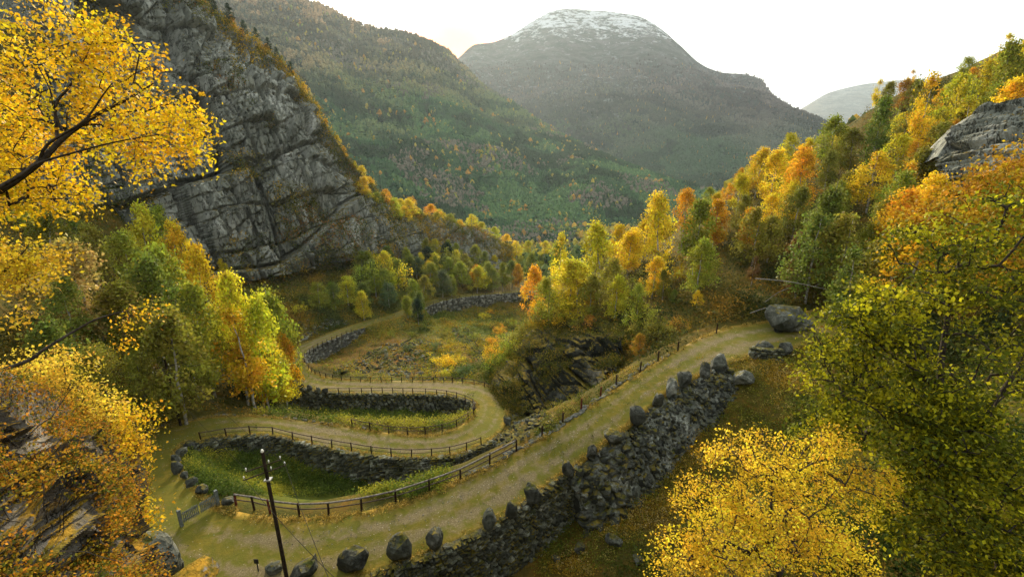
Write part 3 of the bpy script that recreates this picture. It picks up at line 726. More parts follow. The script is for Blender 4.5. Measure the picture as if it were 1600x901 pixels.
CLG = G
def outcrop(name, cols, nu, nv, amps, mat, label, cat='rock outcrop', backv=(0, 8, -2), sgn=None):
    G = loft(cols, nu, nv); nrm = normals(G); dsp = 0
    if np.mean(nrm[..., 1]) > 0: nrm = -nrm
    for s_, amp in amps: dsp = dsp + joints(G, [((1, .35, .3-s_*.1), (-.45, .15, 1), .55/s_, .4/s_, amp*1.15)], int(s_*90))
    dsp = dsp + fbm(G*amps[0][0]*.7, 3, 4)*amps[0][1]
    dsp = dsp*np.minimum(1, np.linspace(0, 1, nv)/.07)[None]
    G = G + nrm*dsp[..., None]
    ts_ = np.linspace(1, 0, 14, endpoint=False); bv = np.array(backv)*1.0
    bk = np.concatenate([G[:, :1]+bv*1.5*tq-np.array([0, 0, abs(bv[1])*.9])*tq**2 for tq in ts_], 1)
    bk[..., 2] += fbm(bk*.6, 3, 11)*.22*np.linalg.norm(bv)*.3*np.minimum(1, ts_*3)[None]
    Gc = np.concatenate([bk, G], 1)
    # close the two ends towards the back
    me = mesh_np(name, Gc.reshape(-1, 3), grid_faces(Gc.shape[0], Gc.shape[1])[:, ::-1], M[mat], False)
    tag(obj(name, me), label, cat); return G
KNOLL = outcrop('rock_outcrop', [ [(775,600,85),(765,600,83),(768,610,77),(775,625,71)], [(812,525,91),(800,560,81),(790,590,73),(790,640,69)], [(845,500,93),(830,530,77),(822,585,71),(820,650,66)],
  [(885,488,89),(880,530,73),(870,590,68),(865,655,63)], [(930,484,83),(925,530,69),(915,585,64),(905,640,60)], [(985,485,77),(975,530,65),(960,570,60),(945,615,56)]],
  150, 110, [(.11, 2.2), (.27, .9), (.7, .32)], 'rock_moss', 'dark overhanging mossy rock outcrop between the right bend and the near road', backv=(2, 9, -1))
outcrop('rock_outcrop', [ [(1465,245,72),(1468,262,70),(1475,290,68)], [(1500,195,72),(1500,235,68),(1505,300,65)], [(1550,165,70),(1550,220,65),(1555,310,61)], [(1610,150,68),(1610,215,62),(1615,320,58)], [(1680,140,66),(1680,215,60),(1690,330,56)]],
  110, 90, [(.14, 2.0), (.35, .9), (.9, .35)], 'cliff', 'bare grey rock slab high on the right slope above the orange shrubs', backv=(2, 7, -1))
LEDGE = outcrop('rock_ledge', [ [(-60,600,7.0),(-60,680,6.6),(-60,780,6.0),(-60,950,5.4)], [(30,680,8.2),(30,730,7.4),(20,800,6.6),(20,950,5.8)], [(100,690,9.4),(105,735,8.2),(100,800,7.2),(90,950,6.2)],
  [(135,690,10.2),(150,760,9.0),(160,840,8.0),(170,960,7.2)], [(150,720,10.8),(180,800,9.8),(200,880,8.8),(215,980,8.2)], [(165,790,11.4),(205,840,10.6),(225,900,9.8),(240,1000,9.0)]],
  170, 170, [(.55, .34), (1.3, .15), (3.2, .05)], 'ledge', 'orange mossy rock ledge in the bottom left corner under the bare twigs', backv=(-1.5, 2.5, -.4))
o = obj('boulder', rockmesh('boulder', (.62, .55, .85), M['rock'], 91, 4, .2, .9)); q = Q(238,868,12.5); o.location = q; o.rotation_euler = (.1, .15, .4)
tag(o, 'large angular grey block with an orange mossy top at the bottom left', 'boulder')

rg = np.random.default_rng(91); KN = []; KC = []
while len(KN) < 2300:
    i, j = rg.integers(0, 149), int(109*rg.random()**1.4); p = KNOLL[i, j]
    if vnoise((p*.35)[None])[0] < .30+.25*(j/110)+.1*rg.random(): continue
    KN.append(p+np.array([0, -.1, .15])); KC.append([(.06,.065,.012),(.12,.11,.014),(.20,.14,.018),(.05,.07,.012),(.09,.09,.014)][rg.integers(5)])
# moss cushions and fallen leaves over the ledge
rg = np.random.default_rng(90); cs = []; cols = []; LN = normals(LEDGE)
while len(cs) < 4600:
    i, j = rg.integers(0, 169), rg.integers(0, 169); p = LEDGE[i, j]; nv_ = vnoise((p*1.1)[None])[0]
    if rg.random() < .42: tq = rg.random(); p = LEDGE[i, 0]+np.array([-1.5, 2.5, -.4])*1.5*tq-np.array([0, 0, 2.25])*tq**2
    if nv_ < .36+.25*rg.random(): continue
    cs.append(p+np.array([0, 0, .02])); cols.append([(.42,.24,.02),(.36,.26,.02),(.16,.14,.02),(.50,.22,.02),(.24,.11,.02),(.07,.09,.015)][rg.integers(6)])
LEDGE_LITTER = (np.array(cs), np.array(cols))
# ------------------------------------------------------------------ mountains
def mountain_mat(name, low, midc, high, zlo, zhi, snow=None):
    m, t, b = M_new(name); pos = wpos(t); s = N(t, 'ShaderNodeSeparateXYZ'); t.links.new(pos, s.inputs[0])
    mpn = N(t, 'ShaderNodeMapping'); mpn.inputs['Scale'].default_value = (.01, .01, .02); t.links.new(pos, mpn.inputs['Vector']); v = mpn.outputs[0]
    n1 = noise(t, .5, 8, .7, v, .5); n2 = noise(t, 3.5, 8, .75, v)
    hz = math_(t, 'ADD', mapr(t, s.outputs[2], zlo, zhi), mapr(t, n1, .3, .7, -.3, .3))
    c = ramp(t, hz, [(.1, low), (.45, midc), (.8, high)])
    c = mix(t, mapr(t, noise(t, 1.4, 5, .65, v, .4), .36, .62, 0, .75), c, low); c = mix(t, mapr(t, n2, .4, .7, 0, .55), c, tuple(x*.5 for x in midc))
    rk = mapr(t, n2, .56, .66); c = mix(t, math_(t, 'MULTIPLY', rk, mapr(t, n1, .48, .58)), c, (.27, .27, .26))
    if snow:
        n5 = noise(t, 1.2, 7, .72, v, .8); sn = math_(t, 'ADD', mapr(t, s.outputs[2], snow[0], snow[1], -.25, .42), mapr(t, math_(t, 'ADD', math_(t, 'MULTIPLY', n2, .5), math_(t, 'MULTIPLY', n5, .5)), .42, .58, -.45, .5))
        c = mix(t, mapr(t, sn, .15, .6, 0, .9), c, (.66, .68, .72))
    t.links.new(c, b.inputs['Base Color']); b.inputs['Roughness'].default_value = .95
    bump(t, b, math_(t, 'ADD', n2, n1), 1., 25.); return m
def mountain(name, cols, nu, nv, amp, mat, sc_, label):
    G = loft(cols, nu, nv)
    f = np.sin(np.linspace(0.02, 1, nv)*math.pi)[None]**.6
    rid = 1-np.abs(fbm(G*sc_, 5, 12))*2.2
    G[..., 2] += (fbm(G*sc_*.6, 4, 3)*amp*1.4 + (rid-.6)*amp*.7)*f
    G[..., 2] += fbm(G*sc_*7, 3, 5)*amp*.16*f
    G[..., 0] += fbm(G*sc_, 3, 21)*amp*.8*f
    bk = G[:, :1]+np.array([0, 500, -150.]); bk2 = G[:, :1].copy(); bk2[..., 1] += 1200; bk2[..., 2] = -103
    Gc = np.concatenate([bk2, bk, G], 1)
    me = mesh_np(name, Gc.reshape(-1, 3), grid_faces(Gc.shape[0], Gc.shape[1])[:, ::-1], mat, True)
    tag(obj(name, me), label, kind='structure'); return G
mL = mountain_mat('forested_slope', (.014, .030, .014), (.045, .052, .028), (.10, .09, .06), -90, 420)
mC = mountain_mat('heather_mountain', (.022, .040, .026), (.10, .086, .080), (.15, .135, .13), -80, 800, (555, 720))
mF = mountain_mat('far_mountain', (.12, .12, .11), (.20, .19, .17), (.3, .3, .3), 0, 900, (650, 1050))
def cc(x, yc, dc, ym, dm, yf, df): return [(x, yc, dc), (x, yc*.55+ym*.45, dc*.55+dm*.45), (x, ym, dm), (x, ym*.5+yf*.5, dm*.5+df*.5), (x, yf, df)]
GL = mountain('hill', [cc(-400,-330,1000,0,650,340,330), cc(0,-200,1150,50,750,345,380), cc(200,-100,1250,80,820,350,420), cc(350,-8,1320,120,880,355,450), cc(480,4,1400,160,930,365,500),
   cc(560,37,1450,185,950,372,540), cc(640,55,1500,205,960,378,580), cc(690,77,1530,215,970,382,600), cc(714,95,1540,222,970,383,610), cc(760,138,1480,240,960,385,620), cc(800,163,1430,252,950,386,630),
   cc(850,197,1330,268,930,386,640), cc(900,224,1230,280,900,387,650), cc(960,253,1110,297,880,389,660), cc(1010,273,1020,310,860,390,660), cc(1060,292,940,325,820,392,660), cc(1150,318,850,345,760,396,660), cc(1300,345,760,365,720,400,660)],
   420, 260, 34, mL, .0045, 'steep forested mountainside sloping down from the left to the valley')
GC = mountain('mountain', [cc(560,140,2700,220,2000,330,1250), cc(640,130,2750,210,2000,325,1250), cc(700,104,2850,195,2050,320,1250), cc(716,92,2900,190,2050,320,1250), cc(740,70,2950,180,2080,318,1250), cc(770,63,3000,175,2100,316,1250),
   cc(800,51,3050,170,2100,314,1250), cc(830,33,3100,165,2120,312,1250), cc(870,16,3150,160,2150,310,1250), cc(920,15,3200,160,2150,308,1250), cc(965,20,3200,162,2150,306,1250), cc(1005,30,3180,168,2150,305,1250),
   cc(1035,48,3150,175,2120,305,1250), cc(1062,73,3100,182,2100,305,1250), cc(1090,98,3050,190,2080,305,1250), cc(1122,113,3000,196,2050,305,1250), cc(1162,117,2950,200,2020,305,1250), cc(1190,124,2900,206,2000,305,1250),
   cc(1203,140,2850,212,1950,305,1250), cc(1235,163,2780,222,1900,306,1250), cc(1285,192,2700,238,1850,308,1250), cc(1340,235,2600,262,1800,310,1250), cc(1420,262,2500,280,1800,312,1250)],
   420, 240, 95, mC, .0016, 'broad grey mountain with a snow-dusted rounded top behind the valley')
GF = mountain('mountain', [cc(1180,245,5600,255,4800,275,3800), cc(1225,200,5700,225,4800,272,3800), cc(1258,171,5800,210,4900,270,3800), cc(1290,147,5900,200,5000,268,3800), cc(1340,133,6000,195,5000,266,3800), cc(1400,126,6000,190,5000,264,3800),
   cc(1440,125,6000,190,5000,262,3800), cc(1490,116,6100,185,5000,262,3800), cc(1545,98,6200,180,5000,262,3800), cc(1640,70,6200,175,5000,262,3800), cc(1800,30,6200,170,5000,262,3800)],
   200, 100, 50, mF, .0012, 'far pale mountain fading into haze at the right')
# trees of the far slopes: one mass
def far_forest(G, n, hmin, hmax, colfun, seed, name, label, wfun=None):
    rg = np.random.default_rng(seed); nu, nv = G.shape[:2]
    u = rg.random(n)*(nu-1.01); v = (1-rg.random(n)**1.0)*(nv-1.01); i, j = u.astype(int), v.astype(int); fu, fv = (u-i)[:, None], (v-j)[:, None]
    p = (G[i, j]*(1-fu)+G[i+1, j]*fu)*(1-fv)+(G[i, j+1]*(1-fu)+G[i+1, j+1]*fu)*fv
    px, py = pj(p); ok = (px > -60) & (px < 1660) & (py < 480) & (py > -40)
    if wfun is not None: ok &= rg.random(n) < wfun(p, v/nv)
    p = p[ok]; vv = (v/nv)[ok]; m = len(p)
    h = rg.uniform(hmin, hmax, m); kind, col = colfun(p, vv, rg); col = col*1.2; h = np.where((col[:, 0] > .3) & (hmax < 15), h*1.25, h)       # kind 1 conifer, 0 round
    k = 5; th = np.arange(k)*2*math.pi/k
    lev = [(0., .55), (.35, 1.), (.7, .62)]; 
    V = np.zeros((m, 3*k+1, 3))
    for a, (z_, r_) in enumerate(lev):
        zz = np.where(kind, z_*.85+.1, z_*.9+.12); rr = np.where(kind, (1.05-z_*1.05), r_)*np.where(kind, .20, .36)
        ang = th[None]+rg.uniform(0, 6.3, (m, 1)); jit = rg.uniform(.65, 1.3, (m, k))
        V[:, a*k:(a+1)*k, 0] = np.cos(ang)*rr[:, None]*jit; V[:, a*k:(a+1)*k, 1] = np.sin(ang)*rr[:, None]*jit
        V[:, a*k:(a+1)*k, 2] = zz[:, None]+rg.uniform(-.07, .07, (m, k))
    V[:, -1, 2] = 1.0; V[:, -1, :2] = rg.uniform(-.05, .05, (m, 2))
    V = V*h[:, None, None] + p[:, None]
    F = []
    for a in range(2):
        for b in range(k):
            b2 = (b+1) % k; F += [[a*k+b, a*k+b2, (a+1)*k+b2], [a*k+b, (a+1)*k+b2, (a+1)*k+b]]
    for b in range(k): F.append([2*k+b, 2*k+(b+1) % k, 3*k])
    F = np.array(F); nf = len(F)
    FF = (F[None]+(np.arange(m)*(3*k+1))[:, None, None]).reshape(-1, 3)
    cf = np.repeat(col, nf, axis=0)*rg.uniform(.75, 1.25, (m*nf, 1)); cf = np.concatenate([cf, np.ones((len(cf), 1))], 1)
    o = obj(name, mesh_np(name, V.reshape(-1, 3), FF, M['forest'], False, cols=cf)); tag(o, label, 'forest', kind='stuff')
def colL(p, v, rg):
    m = len(p); n1 = fbm(p*.006, 3, 40); n2 = fbm(p*.02, 3, 41); r = rg.random(m)
    up = np.clip((p[:, 2]-60)/300+n1*.6, 0, 1)                 # bare birches high up
    col = np.array([.018, .052, .024])*np.ones((m, 1)); col = col*(1-up[:, None]*.85)+np.array([.085, .080, .055])*up[:, None]*.85
    yel = r < .012+.38*np.clip(n2-.12, 0, 1)*(1-up*.3); grn = (r > .55)
    col[grn] = col[grn]*np.array([1.7, 1.35, 1.1])
    big_ = fbm(p*.011, 4, 47); lt = big_ > .10; col[lt] = col[lt]*np.array([2.1, 1.7, 1.6]); dk = big_ < -.14; col[dk] = col[dk]*.55
    bare_ = (fbm(p*.009, 3, 61) > .22) & (rg.random(m) < .5); col[bare_] = (.11, .10, .075)
    col[yel] = np.array([.25, .20, .035]); org = yel & (rg.random(m) < .18); col[org] = (.27, .15, .03); pal = yel & (rg.random(m) < .35); col[pal] = (.15, .17, .04)
    return (r < .5) & ~yel, col
far_forest(GL, 130000, 5, 14, colL, 51, 'forest', 'dense pine and yellow birch forest covering the left mountainside')
def colC(p, v, rg):
    m = len(p); n1 = fbm(p*.002, 3, 44); r = rg.random(m); up = np.clip((p[:, 2])/260+n1, 0, 1)
    col = np.array([.03, .052, .026])*(1-up[:, None])+np.array([.092, .072, .064])*up[:, None]
    b_ = fbm(p*.004, 4, 48); col[b_ > .1] *= 1.5; col[b_ < -.12] *= .6
    y = r < .03+.2*np.clip(fbm(p*.006, 2, 49)-.2, 0, 1); col[y] = (.26, .16, .04); return (r < .4), col
far_forest(GC, 90000, 9, 17, colC, 52, 'forest', 'thin brownish woodland over the lower flanks of the snow-topped mountain', lambda p, v: np.clip(1.1-p[:, 2]/420, 0, 1))

# woods on the valley floor around a pale meadow
vx, vy = np.meshgrid(np.linspace(-260, 300, 120), np.linspace(235, 900, 140), indexing='ij')
vz = np.where(vy < 512, tz(vx.ravel(), np.minimum(vy.ravel(), 515)).reshape(vx.shape), -100)
def vw(p, v):
    px, py = pj(p); mead = ((px-835)/75)**2+((py-379)/9)**2 < 1; return np.where(mead, 0, 1)*(vnoise(p*.02) > .25)
def colV(p, v, rg):
    m = len(p); r = rg.random(m); n_ = fbm(p*.015, 3, 70); col = np.array([.05, .085, .03])*np.ones((m, 1)); col[r > .45] = (.10, .13, .035); col[n_ > .12] = (.26, .22, .03); col[(n_ > .05) & (r > .8)] = (.36, .22, .03)
    return (r < .25), col
far_forest(np.stack([vx, vy, vz], -1), 7000, 6, 11, colV, 53, 'forest', 'mixed green and yellow wood on the valley floor round a pale meadow', vw)
# ------------------------------------------------------------------ trees
def leaf_cloud(centers, per, sigma, size, rg, droop=.35, crnd=None, bright=None):
    m = len(centers); c = np.repeat(centers, per, axis=0); n_ = len(c)
    off = rg.normal(size=(n_, 3))*np.asarray(sigma); off[:, 2] -= np.abs(rg.normal(size=n_))*droop*np.asarray(sigma)[2]*2
    c = c+off
    a = rg.normal(size=(n_, 3)); a /= np.linalg.norm(a, axis=1)[:, None]; b = rg.normal(size=(n_, 3)); b = np.cross(a, b); b /= np.linalg.norm(b, axis=1)[:, None]
    s = size*rg.uniform(.45, 1.5, (n_, 1))
    V = np.stack([c-a*s*.5, c+b*s*.33, c+a*s*.5, c-b*s*.33], 1).reshape(-1, 3); F = np.arange(n_*4).reshape(-1, 4)
    cr_ = rg.random(m) if crnd is None else crnd
    r1 = np.clip(np.repeat(cr_, per)*.7+rg.random(n_)*.3, 0, 1); r2 = np.clip(rg.random(n_)*.4+.6*np.repeat(rg.random(m), per), 0, 1)
    return V, F, r1, r2
def skeleton(trunk, trad, tips, rtip, rg, mb, sides=5, kmax=1.0, reach=None):
    """branches grown by joining every leaf clump to its nearest node; thickness follows the number of clumps carried"""
    nodes = [np.array(p, float) for p in trunk]; par = [i-1 for i in range(len(trunk))]; isT = [True]*len(trunk)
    order = np.argsort([min(np.linalg.norm(t-np.array(p)) for p in trunk) for t in tips])
    for ti in order:
        t = tips[ti]; NN = np.array(nodes); d = np.linalg.norm(NN-t, axis=1); 
        up = np.where(NN[:, 2] > t[2]+.25*d, 1.8, 1.0); j = int(np.argmin(d*up))
        a = nodes[j]; L_ = np.linalg.norm(t-a); k = max(2, min(5, int(L_/.7)+1)); prev = j
        for q_ in range(1, k+1):
            f = q_/k; pt = a*(1-f)+t*f; pt[2] += math.sin(f*math.pi)*L_*.10; pt += rg.normal(size=3)*L_*.035*(1 if q_ < k else 0)
            nodes.append(pt); par.append(prev); isT.append(False); prev = len(nodes)-1
    cnt = np.zeros(len(nodes)); child = np.zeros(len(nodes))
    for i in range(len(nodes)-1, 0, -1):
        if child[i] == 0: cnt[i] += 1
        if par[i] >= 0: cnt[par[i]] += cnt[i]; child[par[i]] += 1
    tr = np.interp(np.arange(len(trunk)), np.linspace(0, len(trunk)-1, len(trad)), trad)
    rad = np.array([tr[i] if isT[i] else min(rtip*math.sqrt(cnt[i]), tr.max()*.6) for i in range(len(nodes))])
    T = MB(); T.tube(np.array(trunk), tr, 7)
    for i in range(len(trunk), len(nodes)):
        a, b = nodes[par[i]], nodes[i]; ra = min(rad[par[i]], rad[i]*1.5)
        if np.linalg.norm(b-a) > 1e-4: mb.tube([a, b], [ra, rad[i]], 4 if rad[i] < .05 else sides)
    return T
def mk_birch(seed, kind, per=42, leaf=.27):
    rg = np.random.default_rng(seed); H_ = 10.
    lean = rg.normal(0, .35, 2); k = 9
    trunk = [np.array([lean[0]*(i/k)**1.5+rg.normal(0, .07)*(i > 0), lean[1]*(i/k)**1.5+rg.normal(0, .07)*(i > 0), H_*.93*i/k-.25*(i == 0)]) for i in range(k+1)]
    cent = []; tries = 0; want = {'tall': 105, 'round': 120, 'loose': 75, 'multi': 110}[kind]
    rw = {'tall': 2.1, 'round': 3.3, 'loose': 2.7, 'multi': 3.6}[kind]; z0 = {'tall': 2.3, 'round': 2.6, 'loose': 3.0, 'multi': 1.6}[kind]
    off = rg.uniform(0, 50)
    while len(cent) < want and tries < 9000:
        tries += 1; z = rg.uniform(z0, H_); t = (z-z0)/(H_-z0)
        prof = (math.sin(math.pi*min(max(t*.86+.12, 0), 1))**.7)*(1-.35*t)
        th = rg.uniform(0, 6.283); r = rw*prof*rg.random()**.45*(1+.35*math.sin(th*2+off))
        p = np.array([math.cos(th)*r+lean[0]*t, math.sin(th)*r+lean[1]*t, z-.2*r])
        if vnoise((p*.55+off)[None])[0] < (.40 if kind != 'loose' else .5): continue
        cent.append(p)
    cent = np.array(cent); tw = MB()
    T = skeleton(trunk, [.15, .11, .07, .02], cent, .014, rg, tw)
    V, F, r1, r2 = leaf_cloud(cent, per, (.36, .36, .27), leaf, rg, .7)
    return (mesh_np('crown', V, F, M['leaf'], False, {'rnd': ('FACE', r1), 'rnd2': ('FACE', r2)}),
            merge2('trunk', T, M['birch'], tw, M['bark']))
def mk_pine(seed):
    rg = np.random.default_rng(seed); H_ = 10.
    trunk = [np.array([rg.normal(0, .06), rg.normal(0, .06), H_*.97*i/9-.2*(i == 0)]) for i in range(10)]
    cent = []
    z0 = rg.uniform(2.2, 4.)
    for z in np.arange(z0, H_, .42):
        t = (z-z0)/(H_-z0); r = 2.1*(1-t)**.75+.25
        for a in range(int(3+5*(1-t))):
            th = rg.uniform(0, 6.28); rr = r*rg.uniform(.35, 1.05); cent.append([math.cos(th)*rr, math.sin(th)*rr, z+rg.uniform(-.2, .25)-.05*rr])
    cent = np.array(cent); tw = MB(); T = skeleton(trunk, [.16, .12, .08, .02], cent, .012, rg, tw)
    V, F, r1, r2 = leaf_cloud(cent, 34, (.36, .36, .16), .26, rg, .3)
    return (mesh_np('crown', V, F, M['needle'], False, {'rnd': ('FACE', r1), 'rnd2': ('FACE', r2)}), merge2('trunk', T, M['pinebark'], tw, M['pinebark']))
def mk_bush(seed):
    rg = np.random.default_rng(seed); cent = []
    while len(cent) < 46:
        p = rg.normal(size=3)*np.array([1.1, 1.1, .7])+np.array([0, 0, 1.3])
        if p[2] > .15 and vnoise((p*1.1+seed)[None])[0] > .35: cent.append(p)
    cent = np.array(cent); tw = MB()
    T = skeleton([np.array([0, 0, -.2]), np.array([.03, 0, .25]), np.array([0, .05, .6])], [.07, .03], cent, .012, rg, tw)
    V, F, r1, r2 = leaf_cloud(cent, 40, (.26, .26, .24), .17, rg, .2)
    return (mesh_np('crown', V, F, M['leaf'], False, {'rnd': ('FACE', r1), 'rnd2': ('FACE', r2)}), merge2('trunk', T, M['bark'], tw, M['bark']))
PT = {'round_fine': [mk_birch(s, 'round', 190, .115) for s in (4, 5, 6)], 'tall_fine': [mk_birch(s, 'tall', 190, .115) for s in (1, 2)], 'loose_fine': [mk_birch(s, 'loose', 170, .115) for s in (7, 8)],
      'tall': [mk_birch(s, 'tall') for s in (1, 2, 3)], 'round': [mk_birch(s, 'round') for s in (4, 5, 6)], 'loose': [mk_birch(s, 'loose') for s in (7, 8)],
      'multi': [mk_birch(s, 'multi') for s in (9, 10)], 'pine': [mk_pine(s) for s in (11, 12, 13)], 'bush': [mk_bush(s) for s in (14, 15, 16)]}
COL = {'golden': (.60, .38, .020), 'yellow': (.54, .43, .026), 'lemon': (.42, .40, .025), 'lime': (.24, .25, .026), 'green': (.135, .165, .026),
       'olive': (.20, .185, .026), 'orange': (.58, .28, .018), 'rust': (.34, .17, .02), 'pale': (.40, .31, .09), 'dark': (.022, .042, .018), 'teal': (.09, .12, .045), 'brown': (.13, .075, .025)}
WORD = {'golden': 'golden', 'yellow': 'yellow', 'lemon': 'lemon-yellow', 'lime': 'yellow-green', 'green': 'green', 'olive': 'olive', 'orange': 'orange', 'rust': 'rust-brown',
        'pale': 'pale straw-yellow', 'dark': 'dark green', 'teal': 'blue-green', 'brown': 'brown'}
TREES = []
def tree(kind, col, px, pytop, d, region, group, hmin=2.0, wide=1.0, hmax=24):
    top = Q(px, pytop, d); x, y = top[0], top[1]
    z0 = tz(x, y)
    h = top[2]-z0
    if h < hmin: h = hmin
    if h > hmax: z0 += h-hmax; h = hmax
    TREES.append(dict(kind=kind, col=col, x=x, y=y, z=z0, h=h, px=px, region=region, group=group, wide=wide))
def tree_at(kind, col, x, y, z, h, region, group, wide=1.0):
    TREES.append(dict(kind=kind, col=col, x=x, y=y, z=z, h=h, px=proj((x, y, z))[0], region=region, group=group, wide=wide))
T_ = lambda reg, grp, L_: [tree(k, c, px, py, d, reg, grp, wide=(ww[0] if ww else 1.)) for (k, c, px, py, d, *ww) in L_]
T_('behind the rock outcrop across the near road', 'birches on the right bank', [
 ('tall','lemon',942,332,92),('round','yellow',905,408,80,1.2),('tall','yellow',1038,283,84,1.15),('tall','lime',1095,310,74,1.15),('round','lime',1098,372,68,1.0),('round','golden',985,360,92,1.1),
 ('loose','orange',1075,292,98),('round','golden',1010,340,100),('loose','yellow',875,365,125),('tall','lime',872,362,140),('round','orange',840,415,128,.8),('round','olive',960,400,76),
 ('bush','lime',1003,468,66,.8),('loose','golden',1065,400,78),('round','rust',1130,330,98),('tall','yellow',1160,265,104),('round','golden',1120,300,110),('round','olive',1040,420,72,.8),
 ('loose','orange',925,440,80,.9),('round','rust',970,445,75,.8)])
T_('on top of the dark outcrop', 'birches on the outcrop', [('round','lime',858,430,82,1.1),('round','yellow',895,405,80,1.2),('bush','olive',850,480,84,1.6),('bush','golden',880,478,82,1.6),('round','olive',925,425,78,1.),('bush','olive',915,488,76,1.6),('bush','rust',945,492,72,1.5),('round','lemon',965,430,72,.9),('loose','lime',1000,440,68,.9),('bush','olive',975,505,68,1.5),('bush','green',1010,515,64,1.3),('bush','olive',1035,500,64,1.4),('bush','rust',1060,505,63,1.2),('bush','yellow',835,520,80,1.2),('round','golden',1025,400,74,1.0)])
T_('on the right slope', 'birches on the right slope', [
 ('round','golden',1215,232,98,1.2),('round','orange',1262,228,88,1.25),('tall','green',1300,270,70,1.2),('round','lime',1310,180,105,1.2),('round','olive',1340,200,100),('tall','green',1385,150,95),('round','golden',1375,235,82,1.1),
 ('loose','olive',1430,125,98),('loose','golden',1460,115,92),('round','lemon',1500,115,105,1.1),('round','yellow',1545,90,98,1.2),('round','lime',1590,62,92,1.2),('round','yellow',1615,60,100,1.2),
 ('round','olive',1470,190,84),('round','orange',1420,290,62,1.1),('round','golden',1470,270,64,1.2),('round','orange',1540,268,58,1.2),('round','rust',1600,250,52,1.2),('round','olive',1390,300,66),('round','golden',1190,230,110),
 ('loose','lemon',1240,205,118),('round','yellow',1265,215,112),('round','olive',1250,290,80),('tall','olive',1210,330,78),('round','rust',1170,350,86),('round','brown',1260,360,66),('round','olive',1330,330,60,1.1),
 ('loose','brown',1180,400,72),('round','olive',1410,350,52,1.1),('round','golden',1450,330,50,1.1),('round','lime',1560,130,90),('round','golden',1600,120,85),('loose','yellow',1520,150,88),('round','lime',1350,260,88),('round','green',1285,330,62,1.),
 ('round','lime',1640,150,80),('round','olive',1440,230,76),('loose','green',1345,385,54,1.),('round','yellow',1180,255,115),('round','orange',1140,285,118),('round','yellow',1440,160,110),('round','lime',1480,140,112),('round','yellow',1410,175,112)])
T_('in the wood behind the left hairpin', 'birches behind the left hairpin', [
 ('tall','yellow',350,425,62,1.2),('round','lemon',390,455,66,1.0),('loose','golden',372,480,60),('tall','lime',425,428,82,1.1),('round','golden',300,380,82,1.0),('round','lime',250,380,62,1.3),('round','green',215,400,56,1.2),
 ('tall','lime',300,440,60,1.1),('round','lemon',215,318,88,1.1),('round','golden',265,345,96,1.0),('round','golden',415,520,72,.9),('round','yellow',436,552,74,.5),('round','orange',446,522,84,.4),('round','olive',170,440,52,1.1),
 ('round','golden',432,520,84,.5),('round','green',150,480,52,1.),('round','olive',250,480,50,1.0),('round','lime',180,360,72,1.1),('round','olive',130,350,80),('round','golden',310,400,92),('loose','olive',265,560,56),('round','lime',395,520,70,.9),
 ('round','lime',240,320,105),('round','olive',60,330,70,1.2),('round','yellow',185,490,54,.8),('round','green',90,430,48,1.1),('round','lime',330,500,68,.8),('round','olive',205,545,50,.8),('round','olive',100,560,42,.8),
 ('round','pale',110,372,50,1.2),('round','olive',150,535,42,.8),('round','green',60,500,42,1.),('round','golden',418,575,76,.6),('round','lime',290,520,58,.9),('tall','golden',400,560,68,.7)])
def BANK_(reg, grp, L_):
    for (k, c, px, py, d, *ww) in L_:
        dy = 17 if k == 'bush' else (50 if py > 400 else 40)
        q, d2 = on_ground(px, py+dy)
        if d2 > 400: d2 = d
        tree(k, c, px, py, d2+1, reg, grp, wide=1.45*(ww[0] if ww else 1.), hmax=15)
BANK_('on the bank below the cliff', 'birches below the cliff', [
 ('round','lime',495,440,128),('round','lemon',540,432,132),('tall','green',565,440,130,.9),('round','yellow',565,455,122,.8),('round','lime',600,418,150),('round','lime',620,405,160),('tall','green',640,398,165),('round','teal',605,440,135,.9),('round','teal',650,400,175),
 ('tall','lime',635,455,138,.7),('tall','green',655,455,136,.8),('tall','dark',651,462,133,.55),('round','lime',670,410,172),('round','yellow',680,395,190),('round','green',700,400,190),('round','lime',722,408,185),('round','yellow',745,415,190),('round','lime',760,408,200),
 ('tall','orange',742,408,196,.7),('tall','lime',785,410,200),('tall','orange',810,412,205,.7),('round','lime',830,395,225),('round','teal',690,420,170),('round','green',520,440,145,.8),('bush','yellow',468,475,126),('bush','lime',510,470,124,1.2),('bush','teal',490,480,120),
 ('round','green',580,405,165),('round','dark',665,385,205,.9),('round','dark',695,378,215,.9),('tall','yellow',680,373,220,.8),('tall','yellow',712,385,225,.7),('round','lime',740,382,230),('round','green',800,405,215),('round','green',770,420,196),
 ('round','lime',585,425,140,.8),('bush','lime',610,455,132),('round','olive',725,395,210),('tall','lime',648,430,150,.7),('round','lime',705,430,172,.8),('round','olive',660,430,160,.7)])
RIDGE_ = lambda reg, grp, L_: [tree(k, c, px+random.uniform(-6, 6), py-random.uniform(2, 16), d-4+random.uniform(-3, 3), reg, grp, wide=1.5, hmax=random.uniform(7, 10)) for (k, c, px, py, d, *ww) in L_]
RIDGE_('on the ridge running down from the cliff', 'trees along the ridge top', [
 ('round','yellow',560,262,188),('round','golden',580,285,194),('round','orange',600,300,200),('round','yellow',620,312,204),('round','golden',642,318,210),('round','orange',665,325,216),('round','yellow',690,332,225),('round','golden',715,350,235),('round','yellow',735,347,245),
 ('round','yellow',755,358,250),('round','lemon',770,365,255),('round','golden',785,375,258),('round','yellow',805,382,262),('round','lemon',825,385,268),('round','yellow',845,392,275),('round','orange',655,335,206,.8),('round','lime',700,345,225,.8),('round','lime',745,368,238),('round','olive',765,380,245)])
RIDGE_('on the slope just under the ridge', 'trees under the ridge top', [('round',['golden','yellow','lime','orange','lemon'][k % 5],560+k*13,288+int(k*6.4)+(k % 3)*7,178+k*4) for k in range(20)])
